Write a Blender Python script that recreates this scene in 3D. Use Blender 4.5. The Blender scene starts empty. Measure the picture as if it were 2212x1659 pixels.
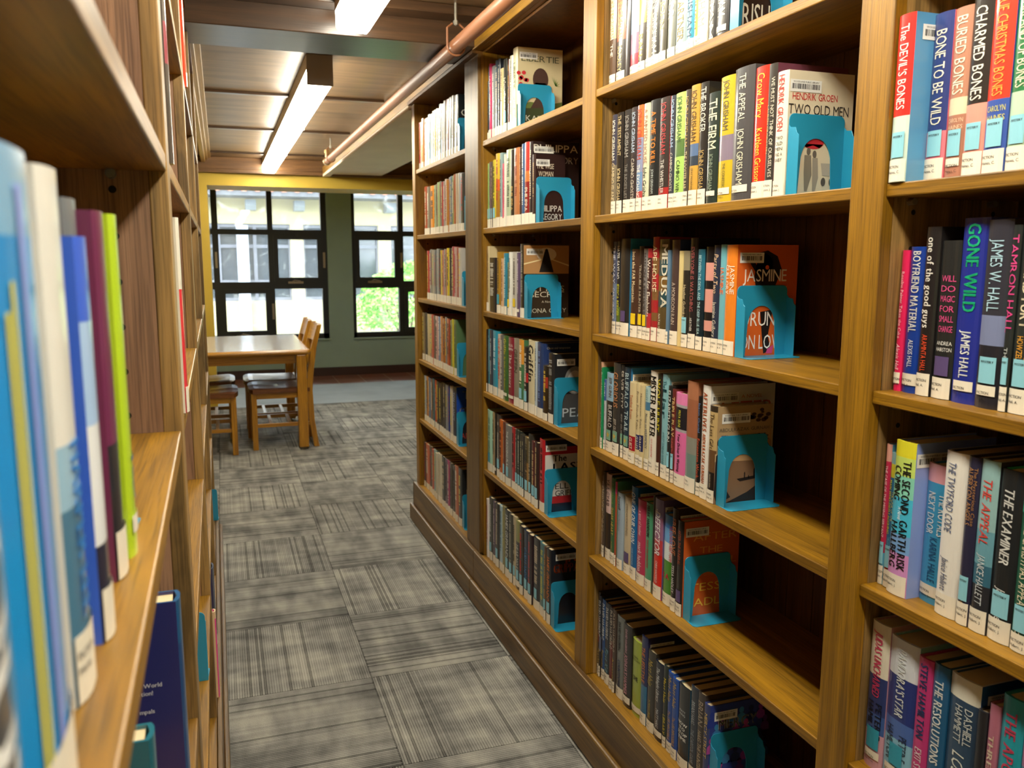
import bpy, bmesh, math, random
from mathutils import Matrix, Vector

# ------------------------------------------------------------------ camera, world, sun, exposure
scn = bpy.context.scene
col = scn.collection
YAW, PITCH, ROLL, FPX = 0.33414, 0.15005, -0.0023, 1800.57
def make_camera():
    cy, sy, cp, sp = math.cos(YAW), math.sin(YAW), math.cos(PITCH), math.sin(PITCH)
    fwd = Vector((sy*cp, cy*cp, -sp)); r = Vector((cy, -sy, 0)); dn = fwd.cross(r)
    r2 = math.cos(ROLL)*r + math.sin(ROLL)*dn; d2 = -math.sin(ROLL)*r + math.cos(ROLL)*dn
    m = Matrix((r2, -d2, -fwd)).transposed().to_4x4()
    m.translation = Vector((0, 0, 1.39))
    cam = bpy.data.cameras.new('camera'); o = bpy.data.objects.new('camera', cam); col.objects.link(o)
    o.matrix_world = m
    cam.sensor_width = 36.0; cam.lens = FPX/2212*36; cam.clip_start = 0.02
    cam.dof.use_dof = True; cam.dof.focus_distance = 1.75; cam.dof.aperture_fstop = 8.0
    scn.camera = o
make_camera()
scn.view_settings.view_transform = 'Standard'; scn.view_settings.look = 'None'
scn.view_settings.exposure = 1.05; scn.view_settings.gamma = 1.0; scn.view_settings.use_curve_mapping = False
LAMP = 16.0          # strength of the fluorescent diffusers
SKY = 5.0
w = bpy.data.worlds.new('world'); scn.world = w; w.use_nodes = True
wn = w.node_tree
wn.nodes['Background'].inputs[0].default_value = (0.86, 0.93, 1.0, 1); wn.nodes['Background'].inputs[1].default_value = SKY
sl = bpy.data.lights.new('sun', 'SUN'); sl.energy = 1.5; sl.angle = 0.02; sl.color = (1, .95, .86)
so = bpy.data.objects.new('sun', sl); col.objects.link(so); so.rotation_euler = (math.radians(42), 0, math.radians(-12))

# ------------------------------------------------------------------ helpers
def lin(c): return c/12.92 if c <= .04045 else ((c+.055)/1.055)**2.4
def rgb(h):
    h = h.lstrip('#'); return tuple(lin(int(h[i:i+2], 16)/255) for i in (0, 2, 4)) + (1,)
MATS = {}
def nodemat(name):
    m = bpy.data.materials.new(name); m.use_nodes = True
    return m, m.node_tree, m.node_tree.nodes['Principled BSDF']
def flat(hexc, rough=.5, metal=0, coat=0, spec=.5, name=None, emit=0):
    k = (hexc, rough, metal, coat, spec, emit)
    if k in MATS: return MATS[k]
    m, nt, b = nodemat(name or 'paint_'+hexc.lstrip('#'))
    b.inputs['Base Color'].default_value = rgb(hexc); b.inputs['Roughness'].default_value = rough
    b.inputs['Metallic'].default_value = metal; b.inputs['Coat Weight'].default_value = coat
    b.inputs['Coat Roughness'].default_value = .12; b.inputs['Specular IOR Level'].default_value = spec
    if emit:
        b.inputs['Emission Color'].default_value = rgb(hexc); b.inputs['Emission Strength'].default_value = emit
    MATS[k] = m; return m
def N(nt, t, **kw):
    n = nt.nodes.new(t)
    for k, v in kw.items():
        if k in n.inputs: n.inputs[k].default_value = v
        else: setattr(n, k, v)
    return n
def ramp(nt, fac, stops):
    r = nt.nodes.new('ShaderNodeValToRGB'); nt.links.new(fac, r.inputs[0])
    e = r.color_ramp.elements
    while len(e) < len(stops): e.new(.5)
    for el, (p, c) in zip(e, stops): el.position = p; el.color = rgb(c) if isinstance(c, str) else c
    return r
def math_(nt, op, a, b=None, c=None):
    n = nt.nodes.new('ShaderNodeMath'); n.operation = op
    for i, v in enumerate((a, b, c)):
        if v is None: continue
        if isinstance(v, (int, float)): n.inputs[i].default_value = v
        else: nt.links.new(v, n.inputs[i])
    return n.outputs[0]
def mixc(nt, fac, a, b, mode='MIX'):
    n = nt.nodes.new('ShaderNodeMix'); n.data_type = 'RGBA'; n.blend_type = mode
    for s, v in ((0, fac), (6, a), (7, b)):
        if isinstance(v, (int, float)): n.inputs[s].default_value = v
        elif isinstance(v, tuple): n.inputs[s].default_value = v
        else: nt.links.new(v, n.inputs[s])
    return n.outputs[2]
def wood(name, light, dark, axis, rough=.42, across=34, along=1.6, contrast=1.0, coat=.1, pores=.35):
    """stained oak: long fibres along one axis, wandering cathedral bands, fine pores"""
    key = ('wood', name, axis)
    if key in MATS: return MATS[key]
    m, nt, b = nodemat('%s_%s' % (name, axis))
    g = N(nt, 'ShaderNodeNewGeometry')
    mp = N(nt, 'ShaderNodeMapping'); nt.links.new(g.outputs['Position'], mp.inputs['Vector'])
    mp.inputs['Scale'].default_value = [along if a == axis else across for a in 'xyz']
    n1 = N(nt, 'ShaderNodeTexNoise', Scale=1.0, Detail=5.0, Roughness=.6, Distortion=.9); nt.links.new(mp.outputs[0], n1.inputs['Vector'])
    mp2 = N(nt, 'ShaderNodeMapping'); nt.links.new(g.outputs['Position'], mp2.inputs['Vector'])
    mp2.inputs['Scale'].default_value = [9 if a == axis else 420 for a in 'xyz']
    n2 = N(nt, 'ShaderNodeTexNoise', Scale=1.0, Detail=2.0); nt.links.new(mp2.outputs[0], n2.inputs['Vector'])
    lo, hi = .5-.17/contrast, .5+.17/contrast
    r1 = ramp(nt, n1.outputs[0], [(lo, dark), (hi, light)])
    r2 = ramp(nt, n2.outputs[0], [(.36, (1-pores, 1-pores, 1-pores, 1)), (.5, (1, 1, 1, 1))])
    c = mixc(nt, 1.0, r1.outputs[0], r2.outputs[0], 'MULTIPLY')
    nt.links.new(c, b.inputs['Base Color'])
    b.inputs['Roughness'].default_value = rough; b.inputs['Coat Weight'].default_value = coat; b.inputs['Coat Roughness'].default_value = .3
    bp = N(nt, 'ShaderNodeBump', Strength=.12, Distance=.002); nt.links.new(n2.outputs[0], bp.inputs['Height']); nt.links.new(bp.outputs[0], b.inputs['Normal'])
    MATS[key] = m; return m

class MB:
    """collects shapes and links them as one mesh object"""
    def __init__(s): s.v = []; s.f = []; s.m = []
    def add(s, vs, fs, mi=0):
        k = len(s.v); s.v += [tuple(v) for v in vs]
        for f in fs: s.f.append(tuple(i+k for i in f)); s.m.append(mi)
        return s
    def box(s, x0, x1, y0, y1, z0, z1, mi=0):
        if x0 > x1: x0, x1 = x1, x0
        if y0 > y1: y0, y1 = y1, y0
        vs = [(x0,y0,z0),(x1,y0,z0),(x1,y1,z0),(x0,y1,z0),(x0,y0,z1),(x1,y0,z1),(x1,y1,z1),(x0,y1,z1)]
        return s.add(vs, [(0,3,2,1),(4,5,6,7),(0,1,5,4),(1,2,6,5),(2,3,7,6),(3,0,4,7)], mi)
    def hexa(s, lo, hi, mi=0):          # two matching quads (counter-clockwise seen from above)
        return s.add(list(lo)+list(hi), [(3,2,1,0),(4,5,6,7),(0,1,5,4),(1,2,6,5),(2,3,7,6),(3,0,4,7)], mi)
    def prism(s, pts, axis, a0, a1, mi=0):
        """polygon pts (p,q) in the two other axes, extruded along axis from a0 to a1"""
        n = len(pts)
        def mk(p, a):
            return {'x': (a, p[0], p[1]), 'y': (p[0], a, p[1]), 'z': (p[0], p[1], a)}[axis]
        vs = [mk(p, a0) for p in pts]+[mk(p, a1) for p in pts]
        fs = [tuple(range(n))[::-1], tuple(range(n, 2*n))]+[(i, (i+1) % n, n+(i+1) % n, n+i) for i in range(n)]
        return s.add(vs, fs, mi)
    def tube(s, path, r, n=12, mi=0, cap=True):
        path = [Vector(p) for p in path]; k = len(s.v); rings = []
        rr = r if isinstance(r, (list, tuple)) else [r]*len(path)
        for i, p in enumerate(path):
            d = (path[min(i+1, len(path)-1)]-path[max(i-1, 0)]).normalized()
            a = d.orthogonal().normalized() if i == 0 else (a-d*a.dot(d)).normalized()
            bb = d.cross(a)
            rings.append([p+rr[i]*(math.cos(t)*a+math.sin(t)*bb) for t in [2*math.pi*j/n for j in range(n)]])
        s.v += [tuple(q) for g in rings for q in g]
        for i in range(len(path)-1):
            for j in range(n):
                s.f.append((k+i*n+j, k+i*n+(j+1) % n, k+(i+1)*n+(j+1) % n, k+(i+1)*n+j)); s.m.append(mi)
        if cap:
            s.f.append(tuple(k+j for j in range(n))[::-1]); s.m.append(mi)
            s.f.append(tuple(k+(len(path)-1)*n+j for j in range(n))); s.m.append(mi)
        return s
    def disc(s, c, axis, r, n=14, mi=0):
        o = {'x': ((0,1,0),(0,0,1)), 'y': ((1,0,0),(0,0,1)), 'z': ((1,0,0),(0,1,0))}[axis]
        u, v = Vector(o[0]), Vector(o[1]); c = Vector(c)
        return s.add([c+r*(math.cos(2*math.pi*i/n)*u+math.sin(2*math.pi*i/n)*v) for i in range(n)], [tuple(range(n))], mi)
    def build(s, name, mats, parent=None, off=(0,0,0), bevel=0, seg=2, smooth=False):
        me = bpy.data.meshes.new(name)
        me.from_pydata([(a-off[0], b-off[1], c-off[2]) for a, b, c in s.v], [], s.f)
        if not isinstance(mats, (list, tuple)): mats = [mats]
        for m in mats: me.materials.append(m)
        if len(mats) > 1: me.polygons.foreach_set('material_index', s.m)
        if smooth: me.polygons.foreach_set('use_smooth', [True]*len(s.f))
        me.update()
        o = bpy.data.objects.new(name, me); col.objects.link(o)
        if parent: o.parent = parent
        if bevel:
            b = o.modifiers.new('edge', 'BEVEL'); b.width = bevel; b.segments = seg; b.limit_method = 'ANGLE'; b.angle_limit = .6
        if smooth:
            e = None
        return o
def empty(name, loc, label, cat, group=None, rz=0):
    o = bpy.data.objects.new(name, None); col.objects.link(o); o.location = loc; o.rotation_euler = (0, 0, rz); o.empty_display_size = .05
    o['label'] = label; o['category'] = cat
    if group: o['group'] = group
    return o
def struct(o): o['kind'] = 'structure'; return o
def copy_tree(o, parent=None):
    c = o.copy(); col.objects.link(c); c.parent = parent
    for ch in list(o.children): copy_tree(ch, c)
    return c

# ------------------------------------------------------------------ shared materials
OAK = {a: wood('golden_oak', '#a57612', '#74500a', a, .46) for a in 'xyz'}
OAKB = {a: wood('brown_oak', '#80602a', '#553a14', a, .45) for a in 'xyz'}
OAKD = wood('shaded_oak', '#7a4e14', '#5a380c', 'z', .45)  # same oak darkened: the shade inside the bays is put into the colour
OAKG = {a: wood('worn_oak', '#a8844c', '#66502c', a, .5, 26, 2.2, 1.3) for a in 'xyz'}
CEILW = wood('ceiling_panel', '#7a5f40', '#5a452e', 'x', .42, 14, 1.6, 1.5, .12, .12)
BEAMW = wood('beam_wood', '#48311d', '#2f1f12', 'x', .3, 30, 1.5, 1, .4, .2)
CROWN = wood('crown_wood', '#a8813f', '#7d5c28', 'y', .35, 50, 1.2, 1, .3, .2)
DARK = flat('#0c0806', .8, name='pin_hole_dark')
TEAL = flat('#2593b8', .38, .0, .25, name='bookend_teal')
PAPER = flat('#dcc9a0', .85, name='page_paper')
LABELM = flat('#e9e2d0', .5, 0, .3, name='label_paper')
INK = flat('#2b2a2a', .6, name='label_ink')

# ------------------------------------------------------------------ the room
def carpet():
    m, nt, b = nodemat('carpet_tiles')
    g = N(nt, 'ShaderNodeNewGeometry'); sp = N(nt, 'ShaderNodeSeparateXYZ'); nt.links.new(g.outputs['Position'], sp.inputs[0])
    X, Y = sp.outputs[0], sp.outputs[1]
    tx = math_(nt, 'DIVIDE', math_(nt, 'SUBTRACT', X, .415), .482); ty = math_(nt, 'DIVIDE', math_(nt, 'SUBTRACT', Y, 2.106), .5155)
    ix, iy = math_(nt, 'FLOOR', tx), math_(nt, 'FLOOR', ty)
    fx, fy = math_(nt, 'SUBTRACT', tx, ix), math_(nt, 'SUBTRACT', ty, iy)
    par = math_(nt, 'MODULO', math_(nt, 'ADD', math_(nt, 'ADD', ix, iy), 200), 2)      # 0/1 quarter turn
    def sel(a, c): return math_(nt, 'ADD', math_(nt, 'MULTIPLY', a, math_(nt, 'SUBTRACT', 1, par)), math_(nt, 'MULTIPLY', c, par))
    a = sel(fx, fy); l = sel(fy, fx)                                                   # across and along the ribs
    tid = math_(nt, 'ADD', math_(nt, 'MULTIPLY', ix, 17.3), math_(nt, 'MULTIPLY', iy, 41.7))
    k = math_(nt, 'FLOOR', math_(nt, 'MULTIPLY', a, 62))
    wn = N(nt, 'ShaderNodeTexWhiteNoise', noise_dimensions='1D'); nt.links.new(math_(nt, 'ADD', k, math_(nt, 'MULTIPLY', tid, 3.1)), wn.inputs['W'])
    rib = math_(nt, 'PINGPONG', math_(nt, 'MULTIPLY', a, 62), .5)
    cb = N(nt, 'ShaderNodeCombineXYZ'); nt.links.new(math_(nt, 'MULTIPLY', a, 2.2), cb.inputs[0]); nt.links.new(math_(nt, 'MULTIPLY', l, 5.5), cb.inputs[1]); nt.links.new(tid, cb.inputs[2])
    bl = N(nt, 'ShaderNodeTexNoise', Scale=1.0, Detail=2.5, Roughness=.55); nt.links.new(cb.outputs[0], bl.inputs['Vector'])
    cb2 = N(nt, 'ShaderNodeCombineXYZ'); nt.links.new(math_(nt, 'MULTIPLY', a, 5), cb2.inputs[0]); nt.links.new(math_(nt, 'MULTIPLY', l, 1.5), cb2.inputs[1]); nt.links.new(math_(nt, 'ADD', tid, 9), cb2.inputs[2])
    bl2 = N(nt, 'ShaderNodeTexNoise', Scale=1.0, Detail=2.0); nt.links.new(cb2.outputs[0], bl2.inputs['Vector'])
    pile = N(nt, 'ShaderNodeTexNoise', Scale=420.0, Detail=2.0); nt.links.new(g.outputs['Position'], pile.inputs['Vector'])
    patch = ramp(nt, math_(nt, 'ADD', math_(nt, 'MULTIPLY', bl.outputs[0], .55), math_(nt, 'MULTIPLY', bl2.outputs[0], .45)), [(.36, '#777672'), (.5, '#989690'), (.64, '#b3b0a5')])
    # rib darkness: fine dark gaps, random heavy lines, stronger inside dark patches
    gap = math_(nt, 'MULTIPLY', math_(nt, 'LESS_THAN', rib, .16), math_(nt, 'SUBTRACT', .78, math_(nt, 'MULTIPLY', bl.outputs[0], .8)))
    heavy = math_(nt, 'MULTIPLY', math_(nt, 'GREATER_THAN', wn.outputs[0], .88), .26)
    soft = math_(nt, 'MULTIPLY', wn.outputs[0], .26)
    pl = math_(nt, 'MULTIPLY', math_(nt, 'SUBTRACT', pile.outputs[0], .5), .9)
    lum = math_(nt, 'ADD', math_(nt, 'SUBTRACT', 1.06, math_(nt, 'ADD', math_(nt, 'ADD', gap, heavy), soft)), pl)
    ex = math_(nt, 'MINIMUM', math_(nt, 'MINIMUM', fx, math_(nt, 'SUBTRACT', 1, fx)), math_(nt, 'MINIMUM', fy, math_(nt, 'SUBTRACT', 1, fy)))
    seam = math_(nt, 'MULTIPLY', math_(nt, 'LESS_THAN', ex, .006), .3)
    lum = math_(nt, 'SUBTRACT', lum, seam)
    cc = N(nt, 'ShaderNodeCombineXYZ')
    for i in range(3): nt.links.new(lum, cc.inputs[i])
    nt.links.new(mixc(nt, 1.0, patch.outputs[0], cc.outputs[0], 'MULTIPLY'), b.inputs['Base Color'])
    b.inputs['Roughness'].default_value = .95; b.inputs['Specular IOR Level'].default_value = .1
    bp = N(nt, 'ShaderNodeBump', Strength=.6, Distance=.003); nt.links.new(lum, bp.inputs['Height']); nt.links.new(bp.outputs[0], b.inputs['Normal'])
    return m
def paint(name, hexc, rough=.6, var=.06):
    m, nt, b = nodemat(name)
    g = N(nt, 'ShaderNodeNewGeometry')
    n = N(nt, 'ShaderNodeTexNoise', Scale=3.0, Detail=4.0); nt.links.new(g.outputs['Position'], n.inputs['Vector'])
    c = rgb(hexc); r = ramp(nt, n.outputs[0], [(.3, tuple(v*(1-var) for v in c[:3])+(1,)), (.7, tuple(v*(1+var) for v in c[:3])+(1,))])
    nt.links.new(r.outputs[0], b.inputs['Base Color']); b.inputs['Roughness'].default_value = rough
    n2 = N(nt, 'ShaderNodeTexNoise', Scale=180.0, Detail=2.0); nt.links.new(g.outputs['Position'], n2.inputs['Vector'])
    bp = N(nt, 'ShaderNodeBump', Strength=.08, Distance=.002); nt.links.new(n2.outputs[0], bp.inputs['Height']); nt.links.new(bp.outputs[0], b.inputs['Normal'])
    return m
YELLOW = paint('yellow_paint', '#c9a93c'); GREEN = paint('grey_green_paint', '#8ba198'); BEIGE = paint('beige_paint', '#dccbb0')
FRAMEM = flat('#16191b', .45, name='black_window_frame')
def glassmat():
    m = bpy.data.materials.new('window_glass'); m.use_nodes = True; nt = m.node_tree
    nt.nodes.remove(nt.nodes['Principled BSDF']); out = nt.nodes['Material Output']
    t = N(nt, 'ShaderNodeBsdfTransparent'); t.inputs[0].default_value = (.93, .96, .95, 1)
    gl = N(nt, 'ShaderNodeBsdfGlossy', Roughness=.03); fr = N(nt, 'ShaderNodeFresnel', IOR=1.45)
    mx = N(nt, 'ShaderNodeMixShader'); nt.links.new(fr.outputs[0], mx.inputs[0]); nt.links.new(t.outputs[0], mx.inputs[1]); nt.links.new(gl.outputs[0], mx.inputs[2])
    g = N(nt, 'ShaderNodeNewGeometry')                       # dried splashes and dust on the panes
    n = N(nt, 'ShaderNodeTexNoise', Scale=5.0, Detail=8.0, Roughness=.7, Distortion=1.2); nt.links.new(g.outputs['Position'], n.inputs['Vector'])
    r = ramp(nt, n.outputs[0], [(.55, (.03, .03, .03, 1)), (.74, (.3, .3, .3, 1))])
    d = N(nt, 'ShaderNodeBsdfTranslucent'); d.inputs[0].default_value = (.9, .92, .92, 1)
    mx2 = N(nt, 'ShaderNodeMixShader'); nt.links.new(r.outputs[0], mx2.inputs[0]); nt.links.new(mx.outputs[0], mx2.inputs[1]); nt.links.new(d.outputs[0], mx2.inputs[2])
    nt.links.new(mx2.outputs[0], out.inputs['Surface'])
    return m
GLASS = glassmat()
X0, X1, YB, YH, YW = -1.75, 3.3, -1.6, 8.05, 10.0
CE = 2.27
struct(MB().box(X0, X1, YB, YH, -.06, 0).build('floor', carpet()))
struct(MB().box(X0, X1, YH, 9.30, -.06, .004).build('floor_alcove', paint('flat_blue_grey_carpet', '#98a2a8', .95, .1)))
def tilefloor():
    m, nt, b = nodemat('terracotta_tile')
    g = N(nt, 'ShaderNodeNewGeometry')
    br = N(nt, 'ShaderNodeTexBrick', Scale=1.0); br.offset = 0; br.inputs['Brick Width'].default_value = .3; br.inputs['Row Height'].default_value = .3; br.inputs['Mortar Size'].default_value = .006
    br.inputs['Color1'].default_value = rgb('#7a4232'); br.inputs['Color2'].default_value = rgb('#6a3a2e'); br.inputs['Mortar'].default_value = rgb('#a08c80')
    nt.links.new(g.outputs['Position'], br.inputs['Vector']); nt.links.new(br.outputs[0], b.inputs['Base Color']); b.inputs['Roughness'].default_value = .4
    return m
struct(MB().box(X0, X1, 9.30, YW, -.06, .002).build('floor_tile', tilefloor()))
struct(MB().box(X0-.1, X0, YB, YW, 0, 2.75).build('wall_left', YELLOW))
struct(MB().box(X1, X1+.1, YB, YW, 0, 2.75).build('wall_right', YELLOW))
struct(MB().box(X0, X1, YB-.1, YB, 0, 2.75).build('wall_near', YELLOW))
# far wall with two window openings
W1 = (-1.3, 1.19); W2 = (1.475, 3.0); ZS, ZH = .445, 2.45
fw = MB()
for a, c in ((X0, W1[0]), (W1[1], W2[0]), (W2[1], X1)): fw.box(a, c, YW, YW+.22, 0, 2.75)
for a, c in (W1, W2): fw.box(a, c, YW, YW+.22, 0, ZS).box(a, c, YW, YW+.22, ZH, 2.75)
struct(fw.build('wall_far', GREEN))
struct(MB().box(X0, X1, YW-.02, YW-.001, .002, .10).build('baseboard_far', flat('#35201d', .4, name='dark_baseboard')))
# ceiling slab, timber beams and battens
struct(MB().box(X0, X1, YB, YH+.001, CE, CE+.08).build('ceiling', CEILW))
struct(MB().box(X0, X1, YH+.55, YW+.22, 2.7, 2.78).build('ceiling_alcove', YELLOW))
struct(MB().box(X0, X1, 3.08, 3.376, 2.155, CE).build('trim_1', BEAMW, bevel=.003))       # the crossing beam
t2 = MB().box(X0, X1, 2.985, 3.0795, 2.236, CE).box(X0, X1, 3.376, 3.43, 2.245, CE)
struct(t2.build('trim_2', BEAMW, bevel=.004))
bat = MB()
for y in (4.88, 6.2, 7.62): bat.box(-.06, .92, y-.022, y+.022, CE-.014, CE)
struct(bat.build('trim_3', BEAMW, bevel=.003))
cr = MB()                                                                                   # stepped crown along both bookcase fronts
for y0, y1 in ((3.43, YH), (YB, 2.985)):
    for k, (d, h) in enumerate(((.012, .055), (.03, .034), (.05, .016))):
        cr.box(-.115, -.095+d*1.2, y0, y1, CE-h, CE); cr.box(.985-d, 1.0, y0, y1, CE-h, CE)
struct(cr.build('trim_4', CROWN, bevel=.003))
struct(MB().box(X0, X1, YH-.05, YH-.001, 2.13, CE).box(X0, X1, YH-.075, YH-.001, 2.13, 2.165).build('trim_5', wood('header_trim', '#7d5730', '#56391d', 'x', .35), bevel=.004))
# yellow header and pier in front of the window alcove
hd = MB().box(X0, X1, YH, YH+.55, 2.025, 2.75).box(X0, -.078, YH, YH+.55, 0, 2.025)
struct(hd.build('wall_header', YELLOW))
# dropped soffit that carries on from the bookcase tops
struct(MB().box(.958, 1.47, 4.272, YH-.001, 2.148, CE).build('trim_6', BEIGE))
struct(MB().box(.928, .9575, 4.272, YH-.076, 2.148, 2.21).build('trim_7', OAK['y'], bevel=.003))
struct(MB().box(.928, .99, 4.272, YH-.076, 2.122, 2.1475).build('trim_10', BEIGE, bevel=.003))

def window(name, x0, x1, cols, sashes, latches):
    """frame with mullions, opening sashes, handles; cols: x edges of the mullions; sashes: (column, row)"""
    o = struct(MB().box(x0, x1, YW+.06, YW+.14, ZS, ZS+.055).build(name, FRAMEM))
    rows = [(ZS+.055, 1.03), (1.11, 1.645), (1.705, ZH-.055)]
    fr = MB().box(x0, x1, YW+.06, YW+.14, ZH-.055, ZH).box(x0, x0+.045, YW+.06, YW+.14, ZS, ZH).box(x1-.06, x1, YW+.06, YW+.14, ZS, ZH)
    for a, c in cols: fr.box(a, c, YW+.06, YW+.14, ZS+.055, ZH-.055)
    edges = [x0+.045]+[v for p in cols for v in p]+[x1-.06]
    cells = [(edges[i], edges[i+1]) for i in range(0, len(edges), 2)]
    for a, c in cells:
        fr.box(a, c, YW+.06, YW+.14, 1.03, 1.11).box(a, c, YW+.06, YW+.14, 1.645, 1.705)
    fr.build('window_frame', FRAMEM, o)
    for ci, (a, c) in enumerate(cells):
        for ri, (z0, z1) in enumerate(rows):
            if (ci, ri) in sashes:
                s = .05; sm = MB().box(a, c, YW+.045, YW+.10, z0, z0+s).box(a, c, YW+.045, YW+.10, z1-s, z1).box(a, a+s, YW+.045, YW+.10, z0+s, z1-s).box(c-s, c, YW+.045, YW+.10, z0+s, z1-s)
                so_ = sm.build('window_sash', FRAMEM, o)
                MB().box(a+s, c-s, YW+.07, YW+.076, z0+s, z1-s).build('window_pane', GLASS, so_)
                hx = (a+c)/2-.12
                MB().box(hx, hx+.17, YW+.03, YW+.045, z0-.02, z0+.005).tube([(hx+.04, YW+.028, z0+.002), (hx+.07, YW+.012, z0+.02), (hx+.14, YW+.012, z0+.008)], .006, 8).build('handle', flat('#9a8c78', .35, .6, name='bronze_latch'), so_)
            else:
                MB().box(a, c, YW+.098, YW+.104, z0, z1).build('window_pane', GLASS, o)
    for hx, hz in latches:
        MB().box(hx-.012, hx+.012, YW+.03, YW+.06, hz-.09, hz+.09).build('handle', flat('#9a8c78', .35, .6, name='bronze_latch'), o)
    return o
window('window_1', W1[0], W1[1], [(-.70, -.64), (-.07, -.005), (.53, .588)], {(2, 0), (3, 1), (0, 1)}, [(-.037, 1.36), (.56, .77), (1.155, 1.36)])
window('window_2', W2[0], W2[1], [(2.041, 2.10), (2.58, 2.64)], {(0, 1), (1, 0)}, [(2.07, 1.36)])
struct(MB().box(W1[0], W1[1]+.01, YW-.03, YW+.06, ZS-.02, ZS).build('trim_8', GREEN, bevel=.003))
struct(MB().box(W2[0]-.01, W2[1], YW-.03, YW+.06, ZS-.02, ZS).build('trim_9', GREEN, bevel=.003))

# ------------------------------------------------------------------ outside the windows
struct(MB().box(-9, 13, YW+.22, 34, -.32, -.22).build('ground', paint('pale_paving', '#8f8c84', .9)))
def building():
    e = empty('building', (1.5, 16, -.22), 'cream building with grey windows and a clay tiled eave seen through the windows', 'building')
    of = e.location
    st = paint('cream_stucco', '#b3a884', .9, .04); fr = flat('#6d6f7a', .5, name='grey_window_frame')
    wins = [(-3.6, -1.5), (-1.25, 1.24), (1.473, 2.86), (3.1, 4.4), (4.64, 6.6)]
    wl = MB(); xs = [-8]+[v for p in wins for v in p]+[12]
    for i in range(0, len(xs), 2): wl.box(xs[i], xs[i+1], 16, 16.3, .60, 1.99)
    wl.box(-8, 12, 16, 16.3, -.22, .60).box(-8, 12, 16, 16.3, 1.99, 3.4)
    wl.build('wall', st, e, of)
    gd = flat('#41474f', .12, 0, 0, .8, name='dark_outside_glass')
    for a, c in wins:
        w_ = MB(); n = max(2, round((c-a)/.62)); s = (c-a)/n
        for k in range(n+1): w_.box(a+k*s-.03, a+k*s+.03, 16.06, 16.16, .60, 1.99)
        for z in (.60, .92, 1.56, 1.93): w_.box(a, c, 16.07, 16.15, z, z+.06)
        wi = w_.build('window', fr, e, of)
        MB().box(a, c, 16.12, 16.13, .6, 1.99).build('pane', gd, wi, of)
        cu = MB()
        for k in range(n):
            if k % 2 == 0: cu.box(a+k*s+.1, a+k*s+.1+s*.45, 16.2, 16.21, .7, 1.95)
        cu.build('blind', flat('#c8ccd0', .8), wi, of)
    MB().box(-8, 12, 15.25, 16, 2.44, 2.545).build('eave', flat('#5c5f66', .7, name='grey_eave'), e, of)
    rt = MB()
    for i in range(70):
        x = -7+.219*i
        pts = [(x+.085*math.cos(t), 2.60+.07*math.sin(t)) for t in [math.pi+math.pi*j/8 for j in range(9)]]
        lo = [(p[0], 15.2, p[1]-.03) for p in pts]; hi = [(p[0], 16.6, p[1]+.42) for p in pts]
        rt.add(lo+hi, [(j, j+1, 9+j+1, 9+j) for j in range(8)]+[tuple(range(9))[::-1]])
    rt.build('roof', paint('clay_tile', '#d88a70', .8, .2), e, of)
    for x in (-1.1, -.28, .56, 1.40, 2.23, 3.06, 3.9):
        MB().box(x-.09, x+.09, 15.72, 16, 2.22, 2.40).prism([(15.62, 2.30), (15.72, 2.22), (15.72, 2.40), (15.66, 2.40)], 'x', x-.09, x+.09).build('vent_box', flat('#858c93', .5, name='vent_grey'), e, of)
    for x in (-.72, .30): MB().box(x, x+.2, 15.86, 16, -.22, 1.96).build('downpipe', flat('#aeb8cc', .6), e, of)
building()
def shrub():
    e = empty('shrub', (3.05, 14.2, -.22), 'bright green leafy shrub growing outside the second window', 'shrub')
    r = random.Random(5); lf = MB(); sm = MB()
    mats = [flat('#7cc244', .6), flat('#9ad85c', .6), flat('#5fa232', .6)]
    for k in range(9):
        a = r.uniform(0, 6.28); x, y = .25*math.cos(a), .25*math.sin(a)
        sm.tube([(x*.3, y*.3, 0), (x, y, .5), (x*2.6, y*2.6, 1.15)], [.025, .018, .008], 7)
    for k in range(5200):
        th, ph = r.uniform(0, 6.28), r.uniform(-.5, 1.5); q = r.uniform(.55, 1)**.6
        lump = 1+.22*math.sin(3*th+1)*math.cos(2*ph)
        p = Vector((.92*q*lump*math.cos(th)*math.cos(ph), .8*q*lump*math.sin(th)*math.cos(ph), .72+.72*q*lump*math.sin(ph)))
        if p.z < .05: continue
        u = Vector((r.gauss(0, 1), r.gauss(0, 1), r.gauss(0, .6))).normalized(); v = u.orthogonal().normalized(); s = r.uniform(.03, .06)
        lf.add([p-u*s, p+v*s*.42+u*s*.1, p+u*s, p-v*s*.42+u*s*.1], [(0, 1, 2, 3)], r.randrange(3))
    for k in range(700):                                        # a taller shoot on the right
        p = Vector((.55+r.gauss(0, .16), r.gauss(0, .16), 1.2+abs(r.gauss(0, .32))))
        u = Vector((r.gauss(0, 1), r.gauss(0, 1), r.gauss(0, .6))).normalized(); v = u.orthogonal().normalized(); s = r.uniform(.03, .055)
        lf.add([p-u*s, p+v*s*.42, p+u*s, p-v*s*.42], [(0, 1, 2, 3)], r.randrange(3))
    lf.build('foliage', mats, e); sm.build('stem', flat('#5a4630', .8), e)
shrub()

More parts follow.
